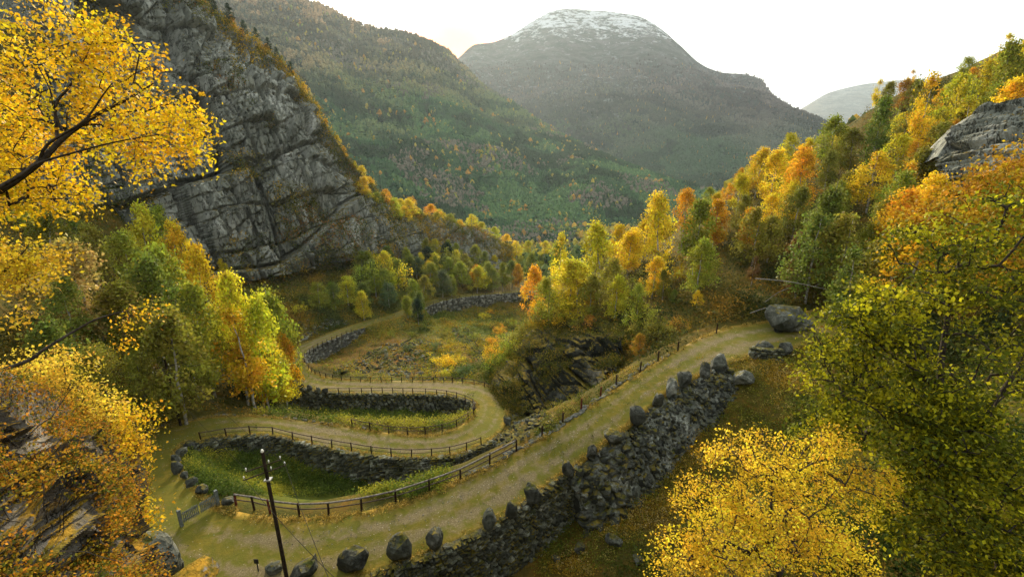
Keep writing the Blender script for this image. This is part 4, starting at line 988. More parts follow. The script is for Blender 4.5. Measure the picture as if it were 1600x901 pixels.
cliffg = 'trees on the cliff top'
for (k, c, px, py, d) in [('pine','dark',385,30,152),('pine','dark',402,45,155),('pine','dark',420,60,160),('pine','dark',360,15,148),('pine','dark',340,-10,146),('pine','dark',428,75,162),('pine','olive',440,88,166),('pine','dark',300,-30,140),('pine','dark',325,0,143),
    ('round','orange',455,108,166),('round','golden',470,128,168),('round','golden',492,152,171),('round','orange',505,178,173),('round','golden',522,205,176),('round','orange',535,228,179),('round','yellow',548,248,183),('round','orange',370,60,150),('round','rust',350,40,146),
    ('round','rust',310,10,138),('pine','dark',280,-20,134),('round','orange',255,5,128),('pine','dark',240,-10,126),('pine','dark',450,118,168),('round','rust',400,80,152),('round','orange',425,98,158),('round','orange',295,20,132),('pine','dark',205,-30,120),('pine','dark',170,-20,112)]:
    i_ = np.argmin(np.hypot(*(np.array(pj(CLG[:, 4])) - np.array([[px], [py+22]])))) ; b = CLG[i_, 3]
    hh_ = (6.5 if k == 'pine' else 4.2)*random.uniform(.8, 1.2); tree_at(k, c, b[0], b[1]+1, b[2]-.8, hh_, 'on the brink of the cliff', cliffg, 1.)
# scattered young trees on terrain
def fill(n, pxr, pyr, kinds, cols, hr, region, group, seed, avoid=2.4):
    rg = np.random.default_rng(seed); k = 0; tr = 0
    qs_, ds_ = on_ground_many(rg.uniform(*pxr, n*30), rg.uniform(*pyr, n*30))
    while k < n and tr < n*30-1:
        tr += 1; q, d = qs_[tr], ds_[tr]
        if d >= 599 or kd.find((q[0], q[1], 0))[2] < avoid: continue
        if any(math.hypot(q[0]-t['x'], q[1]-t['y']) < 2.2 for t in TREES): continue
        tree_at(kinds[rg.integers(len(kinds))], cols[rg.integers(len(cols))], q[0], q[1], q[2]-.05, rg.uniform(*hr), region, group, rg.uniform(.85, 1.15)); k += 1
fill(66, (1000,1600), (110,450), ['round','loose','round','tall'], ['olive','golden','rust','lime','yellow','olive','orange'], (6.5,10.5), 'in the thicket on the right slope', 'young birches of the right thicket', 61)
fill(14, (0,400), (300,520), ['round','loose','bush'], ['olive','lime','green','yellow'], (3.5,6), 'in the thicket on the left slope', 'young birches of the left thicket', 62)
fill(40, (560,850), (395,455), ['round','tall','bush'], ['lime','green','yellow','lime','golden','olive'], (7,11), 'in the wood beyond the upper road', 'young birches beyond the upper road', 63)
fill(26, (690,850), (480,590), ['bush'], ['yellow','golden','lime','olive','teal','orange'], (1.6,3.6), 'in the gully right of the upper loop', 'bushes of the gully', 64, 1.6)
fill(10, (900,1100), (440,560), ['bush','round'], ['olive','green','rust','golden'], (2,4.5), 'on the bank above the near road', 'bushes above the near road', 65, 1.6)
fill(12, (860,1010), (395,430), ['round','tall'], ['lime','yellow','green','golden'], (7,11), 'at the valley mouth', 'trees at the valley mouth', 66)
fill(8, (590,740), (500,560), ['bush'], ['teal','olive','lime'], (1.2,2.2), 'on the rusty slope inside the upper loop', 'bushes inside the upper loop', 67, 1.6)
kindword = {'pine': 'pine', 'bush': 'bush', 'tall': 'slender birch', 'round': 'birch', 'loose': 'thin-leaved birch', 'multi': 'birch'}
from collections import defaultdict
seen = defaultdict(list)
for t in TREES: seen[(WORD[t['col']], kindword[t['kind']], t['region'])].append(t)
rgt = np.random.default_rng(99)
for (cw, kw, reg), L_ in seen.items():
    L_.sort(key=lambda t: t['px'])
    for k, t in enumerate(L_):
        lb = ('only %s %s %s' if len(L_) == 1 else ordn(k)+' %s %s from the left %s') % (cw, kw, reg)
        kk = t['kind']; kk = kk+'_fine' if kk+'_fine' in PT and math.hypot(t['x'], t['y']) < 56 else kk; crown, trunk = PT[kk][rgt.integers(len(PT[kk]))]
        nm = {'pine': 'pine_tree', 'bush': 'bush'}.get(t['kind'], 'birch_tree'); base = 3.0 if t['kind'] == 'bush' else 10.
        e_ = empty(nm, (t['x'], t['y'], t['z']-.1), rgt.uniform(0, 6.28)); s = t['h']/base; ws = max(min(s*t['wide'], 1.3), .62*s)
        if t['kind'] != 'bush': ws = max(ws, min(s*1.0, 1.0)*.8)
        e_.scale = (ws, ws, s)
        tag(e_, lb, 'bush' if t['kind'] == 'bush' else 'tree', t['group'])
        c = np.array(COL[t['col']])*rgt.uniform(.8, 1.2)*np.array([rgt.uniform(.92, 1.08), 1, 1])
        o = obj('crown', crown, e_); o.color = (*c, 1); obj('trunk', trunk, e_)
print('TREES', len(TREES))
# ------------------------------------------------------------------ the close trees
def close_tree(name, trunk, trad, blobs, nclump, per, sig, size, col, label, seed, extra=(), bark='bark', thr=.38, droop=.5, twigr=.006, cat='tree', nsc=1.0, lm='leaf'):
    rg = np.random.default_rng(seed); cent = []; cr_ = []
    wts = np.array([b[3]*b[4] for b in blobs], float); wts /= wts.sum()
    while len(cent) < nclump:
        b = blobs[rg.choice(len(blobs), p=wts)]; c = Q(b[0], b[1], b[2]); s = b[2]/FPX
        v = rg.normal(size=3); v /= np.linalg.norm(v); v *= rg.random()**.38
        p = c + v*np.array([b[3]*s, b[5] if len(b) > 5 else (b[3]+b[4])*.5*s, b[4]*s])
        nv_ = vnoise((p*nsc*1.2+seed)[None])[0]
        if nv_ < thr: continue
        cent.append(p); cr_.append(nv_)
    cent = np.array(cent); tw = MB()
    e_ = empty(name, trunk[0]); base = np.array(trunk[0])
    T = MB()
    T2 = skeleton([np.array(p) for p in trunk], trad, cent, twigr, rg, tw)
    for pl, r0, r1 in extra:
        pl = np.array(pl); T2.tube(pl, np.linspace(r0, r1, len(pl)), 7)
    V, F, r1, r2 = leaf_cloud(cent, per, sig, size, rg, droop)
    o = obj('crown', mesh_np('crown', V-base, F, M[lm], False, {'rnd': ('FACE', r1), 'rnd2': ('FACE', r2)}), e_); o.color = (*col, 1)
    T2.V = [v-base for v in T2.V]; tw.V = [v-base for v in tw.V]; obj('trunk', merge2('trunk', T2, M[bark], tw, M[bark]), e_)
    tag(e_, label, cat); return e_
def pl(*a): return cr_interp(np.array([Q(*p) for p in a]), 4)
# golden tree reaching in from the left
tr = pl((-300,800,8.0),(-260,600,8.2),(-200,430,8.4),(-100,345,8.6),(0,296,8.8),(60,255,8.9),(100,215,9.0),(150,180,9.1),(200,155,9.2),(240,130,9.3))
br = [(pl((90,218,9.0),(87,165,9.0),(105,140,9.0),(120,118,9.1),(135,85,9.1)), .03, .01), (pl((100,212,9),(85,175,9),(78,140,8.9),(60,105,8.9)), .025, .008),
      (pl((-60,330,8.7),(30,275,8.6),(60,255,8.7),(110,240,8.8),(180,222,8.9),(250,210,9.1)), .035, .008), (pl((60,255,8.9),(75,225,8.8),(130,190,8.7),(160,150,8.8),(175,130,8.8)), .03, .008), (pl((120,118,9.1),(90,75,9.2),(50,60,9.2)), .015, .006)]
close_tree('birch_tree', tr, [.16, .14, .11, .06, .045, .03, .012], [(60,110,9.3,110,95),(180,110,9.4,80,80),(250,180,9.4,75,60),(300,215,9.4,42,55),(50,210,9.6,90,70),(130,40,9.2,80,42),(20,280,9.5,90,60),(200,225,9.6,70,40),(-120,150,9.5,130,130),(100,300,9.8,60,26)],
   560, 34, (.13, .13, .11), .072, (.66, .42, .018), 'golden-leaved tree with dark curving limbs reaching in from the upper left edge', 301, br, thr=.33, droop=.9, twigr=.004, nsc=1.6)
# green-yellow tree on the right
tr = pl((1520,1000,15),(1510,900,15.2),(1495,800,15.5),(1490,700,15.8),(1470,600,16.),(1480,500,16.2),(1500,400,16.4))
br = [(pl((1490,700,15.8),(1560,620,15.5),(1620,520,15.5),(1640,420,15.5)), .1, .03), (pl((1470,600,16),(1400,560,15.6),(1350,520,15.4),(1300,500,15.4)), .05, .012), (pl((1495,760,15.5),(1420,700,15.2),(1370,640,15.),(1320,620,15)), .05, .012)]
close_tree('leafy_tree', tr, [.24, .22, .19, .15, .11, .07, .03], [(1480,380,16.5,100,60),(1560,450,16,110,90),(1400,480,15.8,110,60),(1340,500,15.6,90,45),(1320,590,15.5,85,55),(1420,580,15.6,110,70),(1540,600,15.6,110,90),(1300,660,15.6,55,45),(1500,700,15.2,120,70),(1580,760,14.8,90,90),(1470,800,14.6,90,80),(1560,880,14.2,100,70),(1440,660,15.2,90,60),(1600,340,16.4,80,70)],
   1000, 52, (.30, .30, .10), .125, (.085, .105, .010), 'large dark green and yellow leafy tree filling the right edge', 302, br, lm='leafmix', thr=.43, droop=.5, twigr=.016, nsc=.75)
close_tree('leafy_tree', pl((1700,900,19),(1690,700,19),(1670,550,19.5),(1640,420,20),(1600,330,20.5)), [.2, .16, .1, .04], [(1590,300,21,90,60),(1540,330,20.5,80,45),(1640,260,21,80,60),(1500,345,20.5,60,35),(1600,400,20,90,50),(1440,340,21,45,30)],
   300, 36, (.3, .3, .2), .16, (.34, .19, .014), 'orange-leaved tree with dark bare limbs behind the large green one at the right edge', 303, thr=.36, twigr=.007, nsc=.8)
# yellow birch at the bottom
close_tree('birch_tree', pl((1235,1060,13.6),(1225,960,13.7),(1215,880,13.8),(1205,800,14.0),(1210,740,14.2),(1230,690,14.4)), [.09, .07, .05, .03, .015], [(1180,720,14.4,85,50),(1270,690,14.6,60,40),(1120,800,14,75,60),(1220,790,14,95,80),(1340,760,14.4,60,32),(1300,830,14,80,60),(1060,870,13.8,50,40),(1160,880,13.6,100,55),(1280,890,13.6,90,40),(1385,750,14.5,26,18)],
   640, 40, (.15, .15, .12), .075, (.68, .46, .035), 'bright golden birch with fine twigs at the bottom centre right', 304, thr=.39, droop=.3, twigr=.011, nsc=1.4)
close_tree('bush', pl((60,760,11),(70,700,11.2),(90,640,11.4),(110,600,11.5)), [.05, .03, .012], [(60,590,11.6,80,45),(130,640,11.6,60,35),(30,650,11.2,60,40),(100,570,11.8,60,25),(160,660,11.6,30,30)],
   240, 40, (.16, .16, .12), .062, (.62, .42, .05), 'bushy amber-leaved birch above the rock ledge at the lower left', 305, thr=.34, droop=.2, twigr=.003, nsc=1.5, cat='bush')
close_tree('bush', pl((210,860,11),(205,800,11),(200,740,11)), [.03, .02, .008], [(205,700,11,28,40),(225,745,10.8,28,28),(190,790,10.6,34,34),(215,650,11.2,30,22),(230,800,10.6,22,18),(180,860,10,36,26)],
   90, 26, (.14, .14, .12), .07, (.58, .36, .02), 'sparse orange-leaved shrub hanging beside the ledge over the hairpin', 306, thr=.3, twigr=.003, cat='bush')
close_tree('bush', pl((-60,480,9.5),(0,430,9.6),(40,390,9.6)), [.04, .03, .01], [(20,430,9.6,55,40),(60,400,9.8,40,30),(20,480,9.6,30,20),(0,380,9.6,30,30)],
   80, 30, (.14, .14, .10), .07, (.55, .38, .03), 'small golden spray of leaves at the left edge halfway up', 307, thr=.3, twigr=.003, cat='branch')
close_tree('bush', pl((-40,590,8.5),(40,565,8.6),(70,545,8.6),(120,515,8.8),(160,495,8.9),(230,480,9.2)), [.035, .03, .02, .008], [(225,475,9.2,26,20),(185,500,9.,28,18),(195,525,9.,20,16)],
   20, 14, (.10, .10, .09), .055, (.62, .36, .02), 'grey bare branch ending in a few orange leaves at the left', 308, thr=.2, twigr=.003, cat='branch')
for k, (a, c) in enumerate([((100,880,7),(0,0,0)), ((60,860,6.6),(0,0,0)), ((30,700,7.2),(0,0,0))]):
    rg = np.random.default_rng(400+k); mb = MB(); base = Q(*a)
    for j in range(7):
        p = base.copy(); v = np.array([rg.normal(0, .5), rg.normal(0, .4), rg.uniform(.5, 1)]); v /= np.linalg.norm(v); path = [p.copy()]
        for s_ in range(7): v = v+rg.normal(size=3)*.22; v /= np.linalg.norm(v); p = p+v*.2; path.append(p.copy())
        mb.tube(np.array(path)-base, np.linspace(.011, .003, 8), 5)
        q2 = path[4].copy(); v2 = v+rg.normal(size=3)*.7; v2 /= np.linalg.norm(v2); mb.tube([q2-base, q2+v2*.25-base, q2+v2*.5-base], [.006, .004, .002], 4)
    o = obj('bare_twigs', mb.mesh('bare_twigs', M['bark'])); o.location = base
    tag(o, ['bare dark twigs in front of the mossy ledge, nearest the bottom', 'bare forked twigs at the bottom left edge of the ledge', 'bare twigs over the upper part of the ledge'][k], 'twigs', 'bare twigs on the rock ledge')
# ------------------------------------------------------------------ undergrowth and grass (uncountable)
def scatter_plants(name, n, pxr, pyr, colours, per, sig, size, zoff, label, cat, seed, avoid=.3, patch=.45, dmin=24):
    rg = np.random.default_rng(seed); cs = []; cols = []; tr = 0
    qs_, ds_ = on_ground_many(rg.uniform(*pxr, n*4), rg.uniform(*pyr, n*4))
    while len(cs) < n and tr < n*4-1:
        tr += 1
        q, d = qs_[tr], ds_[tr]
        if d > 300 or d < dmin or kd.find((q[0], q[1], 0))[2] < avoid: continue
        if vnoise((q*.35+seed)[None])[0] < patch*rg.random()*1.4: continue
        cs.append(q+np.array([0, 0, zoff*rg.uniform(.4, 1.2)])); k_ = int(np.clip(vnoise((q*.25+7)[None])[0]*1.5*len(colours)-.25*len(colours)+rg.normal(0, .6), 0, len(colours)-1)); cols.append(colours[k_])
    V, F, r1, r2 = leaf_cloud(np.array(cs), per, sig, size, rg, 0)
    cf = np.repeat(np.array(cols), per, axis=0)*(.6+.8*r2[:, None]); cf = np.concatenate([cf, np.ones((len(cf), 1))], 1)
    tag(obj(name, mesh_np(name, V, F, M['col'], False, cols=cf)), label, cat, kind='stuff')
GRN = [(.05,.08,.012),(.09,.13,.018),(.18,.20,.022),(.30,.28,.03)]
RUS = [(.05,.07,.010),(.10,.12,.016),(.18,.17,.02),(.30,.19,.02)]
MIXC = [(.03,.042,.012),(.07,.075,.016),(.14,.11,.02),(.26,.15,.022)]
scatter_plants('undergrowth', 1500, (290,700), (705,775), GRN, 30, (.28,.28,.2), .15, .25, 'rank green weeds filling the lower hollow', 'undergrowth', 71)
scatter_plants('undergrowth', 700, (400,740), (615,672), GRN, 26, (.35,.35,.25), .2, .25, 'tall green and straw-coloured grass in the upper loop', 'undergrowth', 72)
scatter_plants('undergrowth', 3000, (840,1300), (560,900), RUS, 30, (.3,.3,.16), .13, .14, 'rusty bracken and grass on the slope below the near wall', 'undergrowth', 73)
scatter_plants('undergrowth', 1700, (480,860), (465,600), RUS+GRN[2:], 24, (.5,.5,.3), .26, .25, 'heather, bilberry and low scrub inside the upper loop', 'undergrowth', 74)
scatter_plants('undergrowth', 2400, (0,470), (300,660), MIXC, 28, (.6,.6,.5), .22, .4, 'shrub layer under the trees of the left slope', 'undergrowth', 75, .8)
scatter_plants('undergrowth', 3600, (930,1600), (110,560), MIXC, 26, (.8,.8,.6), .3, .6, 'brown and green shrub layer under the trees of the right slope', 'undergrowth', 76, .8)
scatter_plants('undergrowth', 900, (440,880), (380,520), MIXC, 24, (.9,.9,.6), .4, .4, 'low scrub on the bank below the cliff', 'undergrowth', 77, 1.)
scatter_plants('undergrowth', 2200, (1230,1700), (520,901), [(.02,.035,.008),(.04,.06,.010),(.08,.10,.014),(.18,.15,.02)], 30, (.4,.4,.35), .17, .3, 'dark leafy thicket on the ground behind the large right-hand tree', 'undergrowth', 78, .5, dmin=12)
scatter_plants('undergrowth', 2200, (380,620), (395,530), [(.05,.07,.014),(.10,.11,.018),(.17,.15,.02),(.26,.17,.02)], 26, (.8,.8,.5), .34, .35, 'green and rusty scrub on the slope at the foot of the cliff', 'undergrowth', 79, .6)
scatter_plants('undergrowth', 1500, (660,850), (480,590), [(.06,.10,.018),(.12,.15,.02),(.26,.24,.025),(.40,.28,.02)], 26, (.5,.5,.4), .22, .3, 'yellow-green scrub of the gully right of the upper loop', 'undergrowth', 84, .6)
scatter_plants('undergrowth', 1400, (850,1290), (570,900), [(.06,.08,.012),(.16,.15,.025),(.32,.25,.06),(.40,.30,.10)], 22, (.16,.16,.22), .11, .22, 'tussocks of straw-coloured grass on the slope below the near wall', 'grass tussocks', 87, .2)
# loose pebbles on the road surface
rg = np.random.default_rng(86); mb = MB()
for _ in range(2600):
    i = rg.integers(2*PER, 30*PER); f = .5+(.17+rg.normal(0, .09))*rg.choice([-1, 1]) if rg.random() < .7 else rg.random(); V, F = PR[rg.integers(10)]
    if not .03 < f < .97 or (15*PER < i < 20*PER and rg.random() < .8): continue
    k_ = int(f*(NR-1)); g_ = f*(NR-1)-k_; p = Rv[i, k_]*(1-g_)+Rv[i, min(k_+1, NR-1)]*g_+np.array([rg.normal(0, .15), rg.normal(0, .15), .01])
    mb.add(p+V*np.array([1, .8, .5])*rg.uniform(.02, .06), F)
tag(obj('pebbles', mb.mesh('pebbles', M['wallpale'])), 'small loose pebbles scattered along the wheel tracks', 'pebbles', kind='stuff')
# golden grass fringe along the road edges
rg = np.random.default_rng(80); cs = []; cols = []
for i in range(len(Ad)):
    for E, O in ((Ad, Bd), (Bd, Ad)):
        for _ in range(7 if SI[i] < 40 else 3):
            f = rg.random()**2*.10; p = E[i]*(1-f)+O[i]*f + rg.normal(size=3)*np.array([.12, .12, 0]); 
            if vnoise((p*.8)[None])[0] > .4: cs.append(p+np.array([0, 0, .07])); cols.append(((.34,.24,.05),(.26,.17,.03),(.16,.14,.03),(.42,.30,.08))[rg.integers(4)])
V, F, r1, r2 = leaf_cloud(np.array(cs), 9, (.10,.10,.07), .11, rg, 0); cf = np.repeat(np.array(cols), 9, axis=0)*(.6+.8*r2[:, None])
tag(obj('grass', mesh_np('grass', V, F, M['col'], False, cols=np.concatenate([cf, np.ones((len(cf), 1))], 1))), 'fringe of dry golden grass along the road edges', 'grass', kind='stuff')
V, F, r1, r2 = leaf_cloud(LEDGE_LITTER[0], 16, (.10, .10, .035), .045, rg, 0); cf = np.repeat(LEDGE_LITTER[1], 16, axis=0)*(.6+.8*r2[:, None])
tag(obj('moss_and_leaves', mesh_np('moss_and_leaves', V, F, M['col'], False, cols=np.concatenate([cf, np.ones((len(cf), 1))], 1))), 'orange moss and fallen leaves over the ledge at the lower left', 'moss', kind='stuff')
V, F, r1, r2 = leaf_cloud(np.array(KN), 30, (.42,.42,.3), .17, rg, 0); cf = np.repeat(np.array(KC), 30, axis=0)*(.6+.8*r2[:, None])
tag(obj('bilberry_scrub', mesh_np('bilberry_scrub', V, F, M['col'], False, cols=np.concatenate([cf, np.ones((len(cf), 1))], 1))), 'olive and brown bilberry scrub hanging over the dark outcrop', 'scrub', kind='stuff')
# shrubs clinging to the cliff
rg = np.random.default_rng(83); cs = []; cols = []
Gn = normals(CLG)
while len(cs) < 3600:
    i, j = rg.integers(0, 420), int(249*rg.random()**1.5); p = CLG[i, j]; nv_ = vnoise((p*.09+3)[None])[0]
    edge_ = 1.3-j/(26 if i < 285 else 95+max(0, i-300)); low_ = (j-205)/45.
    if rg.random() > max(edge_, low_*.5, 0)+(.9 if nv_ > .65 else 0): continue
    cs.append(p+np.array([0, -.3, .3])); cols.append([(.36,.20,.02),(.42,.27,.02),(.16,.15,.02),(.06,.08,.015),(.26,.12,.02)][min(int(vnoise((p*.07+9)[None])[0]*3+rg.random()*2.4), 4)])
V, F, r1, r2 = leaf_cloud(np.array(cs), 34, (1.0,1.0,.8), .42, rg, .3); cf = np.repeat(np.array(cols), 34, axis=0)*(.6+.8*r2[:, None])
tag(obj('cliff_shrubs', mesh_np('cliff_shrubs', V, F, M['col'], False, cols=np.concatenate([cf, np.ones((len(cf), 1))], 1))), 'orange and green shrubs clinging to the cliff ledges', 'shrubs', kind='stuff')

# ------------------------------------------------------------------ fences
def edge_pt(px, py):
    q, d = on_ground(px, py); co, idx, dd = kd.find((q[0], q[1], 0)); 
    if dd < 3: q[2] = info[idx][2]
    return q
def fence(pix, label, hgt=1.0, rails=2, railmat='darkrail', group='fences of the switchback road', redset=(), rail_to=None, rr=.045, pw=.07):
    i_near = [None]*len(pix); P3 = []
    for (px, py) in pix:                # nearest road-edge sample in the picture gives the height
        uA, vA = PA; uB, vB = PBp
        dA, dB = np.hypot(uA-px, vA-py), np.hypot(uB-px, vB-py)
        z = Ad[np.argmin(dA), 2] if dA.min() < dB.min() else Bd[np.argmin(dB), 2]
        P3.append(P(px, py, z))
    root = empty('fence', P3[0]); b = P3[0]
    for k, p in enumerate(P3):
        mb = MB(); h = hgt*random.uniform(.95, 1.05); lx, ly = random.uniform(-.05, .05), random.uniform(-.05, .05)
        mb.tube(np.array([(0, 0, -.5), (lx*.5, ly*.5, h*.5), (lx, ly, h)]), [pw, pw, pw*.9], 6)
        o = obj('post', mb.mesh('post', M['redpost' if k in redset else 'post']), root); o.location = p-b
    last = len(P3) if rail_to is None else rail_to
    for r in range(rails):
        zz = hgt*(.93-.42*r); mb = MB()
        for k in range(last-1):
            a, c = P3[k]-b, P3[k+1]-b; a = a+[0, 0, zz]; c = c+[0, 0, zz]; m_ = (a+c)/2-np.array([0, 0, .02])
            rad = rr if r == 0 else rr*.62; mb.tube([a, m_, c], rad, 6)
        obj('rail', mb.mesh('rail', M[railmat if r == 0 else 'darkrail'], True), root)
    if rail_to is not None:
        for r in range(2):
            mb = MB(); zz = hgt*(.85-.4*r)
            for k in range(last-1, len(P3)-1): mb.tube([P3[k]-b+[0, 0, zz], P3[k+1]-b+[0, 0, zz]], .008, 4)
            obj('wire', mb.mesh('wire', M['wire']), root)
    tag(root, label, 'fence', group)
fence([(369,789),(397,793),(422,799),(468,804.6),(513.6,803),(565,795.6),(618,784),(671,767),(720,749),(765,726),(807,704),(847,682),(879,661.5),(908,640),(938,620),(963,602),(1000,580),(1028,564),(1059,548),(1119,520)],
      'near road fence with a thick pale top rail, turning to leaning bare posts uphill', 1.15, 2, 'rail', redset=(0, 2, 13, 14), rail_to=11, rr=.075, pw=.085)
fence([(314.6,689),(354,681.6),(391,678.6),(426.6,679.6),(457.7,687.6),(488,694),(518.7,699.5),(549.8,704.5),(580.5,709.7),(611.6,713),(643,714.4),(674.4,712.7),(703,709.7),(729,703),(752,694.7)],
      'dark two-rail fence along the wall above the lower green hollow', 1.1, 2)
c6 = lambda L_: [(440+a/3.465, 440+b/3.465) for a, b in L_]
fence(c6([(240,605),(310,605),(368,606),(435,605),(489,604),(546,603),(603,603),(658,605),(711,606),(780,608),(840,613),(896,621),(947,632),(995,647),(1036,668),(1046,690),(1040,712),(1010,745),(948,785),(870,810),(779,825),(682,827),(581,820),(480,802),(383,783)]),
      'dark fence curving round the grassy loop in the middle', 1.05, 2)
fence(c6([(1215,640),(1188,617),(1148,594),(1098,574),(1043,560),(978,552),(925,548),(878,546),(825,545),(765,545),(708,545),(650,545),(597,545),(540,545),(482,545),(428,544),(376,541),(325,537),(278,529),(240,522),(210,513),(183,503),(163,490),(146,475),(133,458),(126,435),(125,412),(135,398),(152,385),(172,369),(196,355),(221,343),(247,331),(273,321),(300,311),(326,300),(352,288),(379,275)]),
      'long dark fence on the far side of the upper road, sweeping round its left bend', 1.05, 2)
fence([(x, y) for x, y in zip(np.linspace(657,840,19), np.interp(np.linspace(657,840,19), [657,691,728,772,840], [483.5,471.5,464.5,460.3,455.8]))], 'small distant fence along the farthest stretch of road', 1.1, 1)
# gate
gL, gR = P(284,820,-.3), P(341,788,-.3); root = empty('wooden_gate', gL); b = gL; v = gR-gL; Lg = np.linalg.norm(v); v = v/Lg; up = np.array([0, 0, 1.]); nr_ = np.array([-v[1], v[0], 0])
for q in (gL, gR):
    mb = MB(); mb.box((0, 0, .55), v*.11, nr_*.11, up*.85); o = obj('gate_post', mb.mesh('gate_post', M['gate']), root); o.location = q-b
for s0, s1, fl in ((.16, Lg*.5-.05, 1), (Lg*.5+.05, Lg-.16, -1)):
    mb = MB()
    for z_ in (.3, .92): mb.box(v*(s0+s1)/2+up*z_, v*(s1-s0)/2, nr_*.025, up*.05)
    a, c = v*s0+up*(.3 if fl > 0 else .9)+nr_*.05, v*s1+up*(.9 if fl > 0 else .3)+nr_*.05; mb.tube([a, c], .04, 4)
    nb = 9
    for i in range(nb): mb.box(v*(s0+(s1-s0)*(i+.5)/nb)+up*(.62)-nr_*.045, v*.034, nr_*.014, up*random.uniform(.47, .5))
    obj('gate_leaf', mb.mesh('gate_leaf', M['gate']), root)
tag(root, 'grey weathered picket gate with two leaves across the hairpin', 'gate')
# pole with crossarms and wires
def pole(base_px, top_px, z, label, armdir, det=True):
    b = P(*base_px, z); t = None; best = 1e9
    for h in np.arange(4, 14, .05):
        u, v_, _ = proj(b+np.array([0, 0, h])); 
        if abs(v_-top_px[1]) < best: best = abs(v_-top_px[1]); hh = h
    root = empty('utility_pole', b); ln = proj(b+np.array([0, 0, hh])); dx = (top_px[0]-ln[0])*ln[2]/FPX
    mb = MB(); mb.tube([(0, 0, -1), (dx*.5, 0, hh*.5), (dx, 0, hh)], [.13, .12, .10], 10); obj('post', mb.mesh('post', M['pole'], True), root)
    ends = []; a = np.array([armdir[0], armdir[1], 0.])/math.hypot(*armdir)
    mb = MB(); mb.tube([(dx, 0, hh), (dx, 0, hh+.08), (dx, 0, hh+.2)], [.06, .1, .05], 8); obj('insulator', mb.mesh('insulator', M['porcelain'], True), root)
    for k, z_ in enumerate((hh-.85, hh-1.35)):
        mb = MB(); c = np.array([dx*z_/hh, -.13, z_]); mb.box(c, a*(1.0 if k == 0 else 1.2), np.array([-a[1], a[0], 0])*.025, (0, 0, .03)); arm = obj('crossarm', mb.mesh('crossarm', M['pole']), root)
        for s_ in (-.95, .3, .95):
            p = c+a*s_*(1.0 if k == 0 else 1.2); mb = MB(); mb.tube([p+[0, 0, .04], p+[0, 0, .14]], .012, 5); mb.tube([p+[0, 0, .12], p+[0, 0, .17], p+[0, 0, .22], p+[0, 0, .27]], [.03, .05, .04, .025], 8)
            obj('insulator', mb.mesh('insulator', M['porcelain'], True), arm)
            ends.append(b+p+np.array([0, 0, .2]))
    if det: mb = MB(); mb.box((dx*.6, 0, hh-1.95), (.2, .02, 0), (.0, .17, 0), (0, 0, .05)); obj('bracket', mb.mesh('bracket', M['steel']), root)
    tag(root, label, 'utility pole', 'old utility poles'); return ends, b, hh
e1_, b1, h1 = pole((449,905), (410,706), 0., 'dark leaning wooden pole with white insulators, nearest the camera', (1, .75))
e2_, b2, h2 = pole((282,662), (257,560), -2., 'distant thin wooden pole standing among the trees behind the left hairpin', (1, .75), False)
ends = [(e1_[3], Q(640,1010,13.5)), (e1_[5], Q(560,1010,13.0))]
for k, (a, c) in enumerate(ends):
    tt_ = np.linspace(0, 1, 24)[:, None]; p_ = a*(1-tt_)+c*tt_; p_[:, 2] -= (4*tt_*(1-tt_))[:, 0]*.5
    mb = MB(); mb.tube(p_-a, .013, 5); o = obj('overhead_wire', mb.mesh('overhead_wire', M['wire'])); o.location = a
    tag(o, ['overhead wire from the near pole to the bottom edge, right one of the pair', 'overhead wire from the near pole to the bottom edge, left one of the pair'][k], 'wire', 'overhead wires')
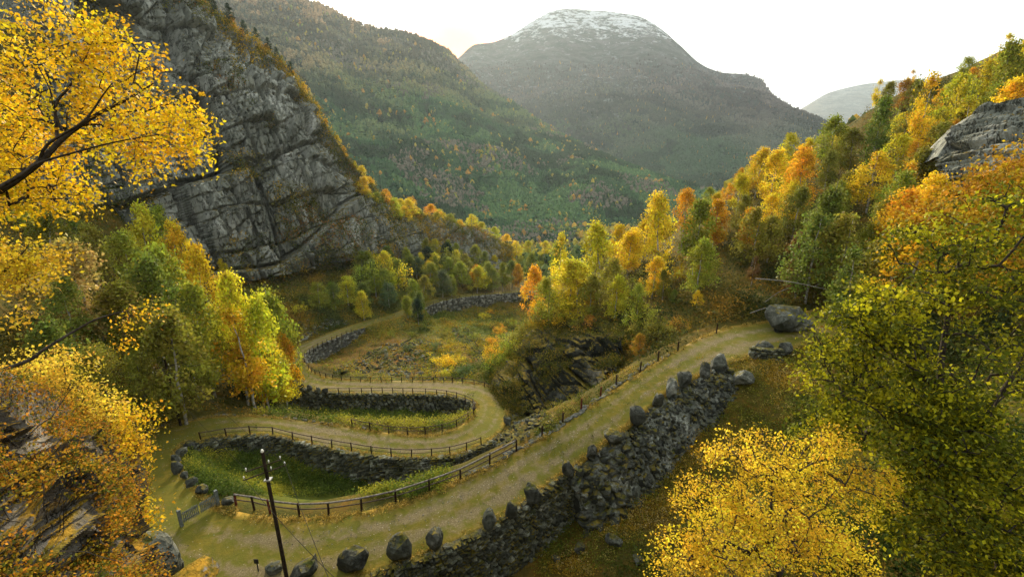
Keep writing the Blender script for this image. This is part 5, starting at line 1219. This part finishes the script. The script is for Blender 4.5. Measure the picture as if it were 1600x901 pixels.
for k, (i, j) in enumerate(((0, 0), (5, 5))):
    a, c = e1_[i], e2_[j]; tt_ = np.linspace(0, 1, 24)[:, None]; p_ = a*(1-tt_)+c*tt_; p_[:, 2] -= (4*tt_*(1-tt_))[:, 0]*.6
    mb = MB(); mb.tube(p_-a, .010, 5); o = obj('overhead_wire', mb.mesh('overhead_wire', M['wire'])); o.location = a
    tag(o, ['left one of the two thin wires between the two wooden poles', 'right one of the two thin wires between the two wooden poles'][k], 'wire', 'overhead wires')
# small sign
b = P(404,892,0.); root = empty('small_sign', b); mb = MB(); mb.box((0, 0, .4), (.03, 0, 0), (0, .03, 0), (0, 0, .6)); obj('post', mb.mesh('post', M['sign']), root)
mb = MB(); mb.box((0, -.05, .92), (.15, 0, 0), (0, .015, 0), (0, 0, .18)); obj('board', mb.mesh('board', M['sign']), root); tag(root, 'small dark board on a short post in the meadow left of the near pole', 'sign')
# fallen logs
for k, (a, c, lb) in enumerate([((1180,435,63),(1292,452,58),'long bleached fallen trunk lying across the dark bank above the largest boulder'), ((1172,489,60),(1225,478,58),'pale fallen log left of the largest boulder'), ((1195,472,61),(1232,450,60),'thin bleached branch leaning on the dark bank')]):
    p, q = Q(*a), Q(*c); mb = MB(); m_ = (p+q)/2+np.array([0, 0, .25]); P_ = cr_interp(np.array([p, m_, q]), 5); mb.tube(P_-p, np.linspace(.085-.02*k, .03, len(P_)), 7)
    for f in (4, 6, 8): 
        if k == 0: mb.tube([P_[f]-p, P_[f]-p+np.array([random.uniform(-.6, .8), 0, random.uniform(.4, .9)])], [.04, .012], 5)
    o = obj('fallen_log', mb.mesh('fallen_log', M['dead'], True)); o.location = p; tag(o, lb, 'log', 'fallen dead wood')
# ------------------------------------------------------------------ haze
mb = MB(); mb.box((0, 4400, 700), (8000, 0, 0), (0, 5400, 0), (0, 0, 830))
hm = bpy.data.materials.new('haze_air'); hm.use_nodes = True; t = hm.node_tree; t.nodes.clear(); mo = t.nodes.new('ShaderNodeOutputMaterial'); pv = t.nodes.new('ShaderNodeVolumePrincipled')
pv.inputs['Color'].default_value = (.70, .85, .98, 1); pv.inputs['Density'].default_value = 0.000048; pv.inputs['Anisotropy'].default_value = .42
t.links.new(pv.outputs[0], mo.inputs['Volume'])
hz_ = obj('haze', mb.mesh('haze', hm)); tag(hz_, 'thin pale valley haze softening the far mountains', 'haze', kind='stuff')
print('OBJECTS', len(bpy.data.objects))
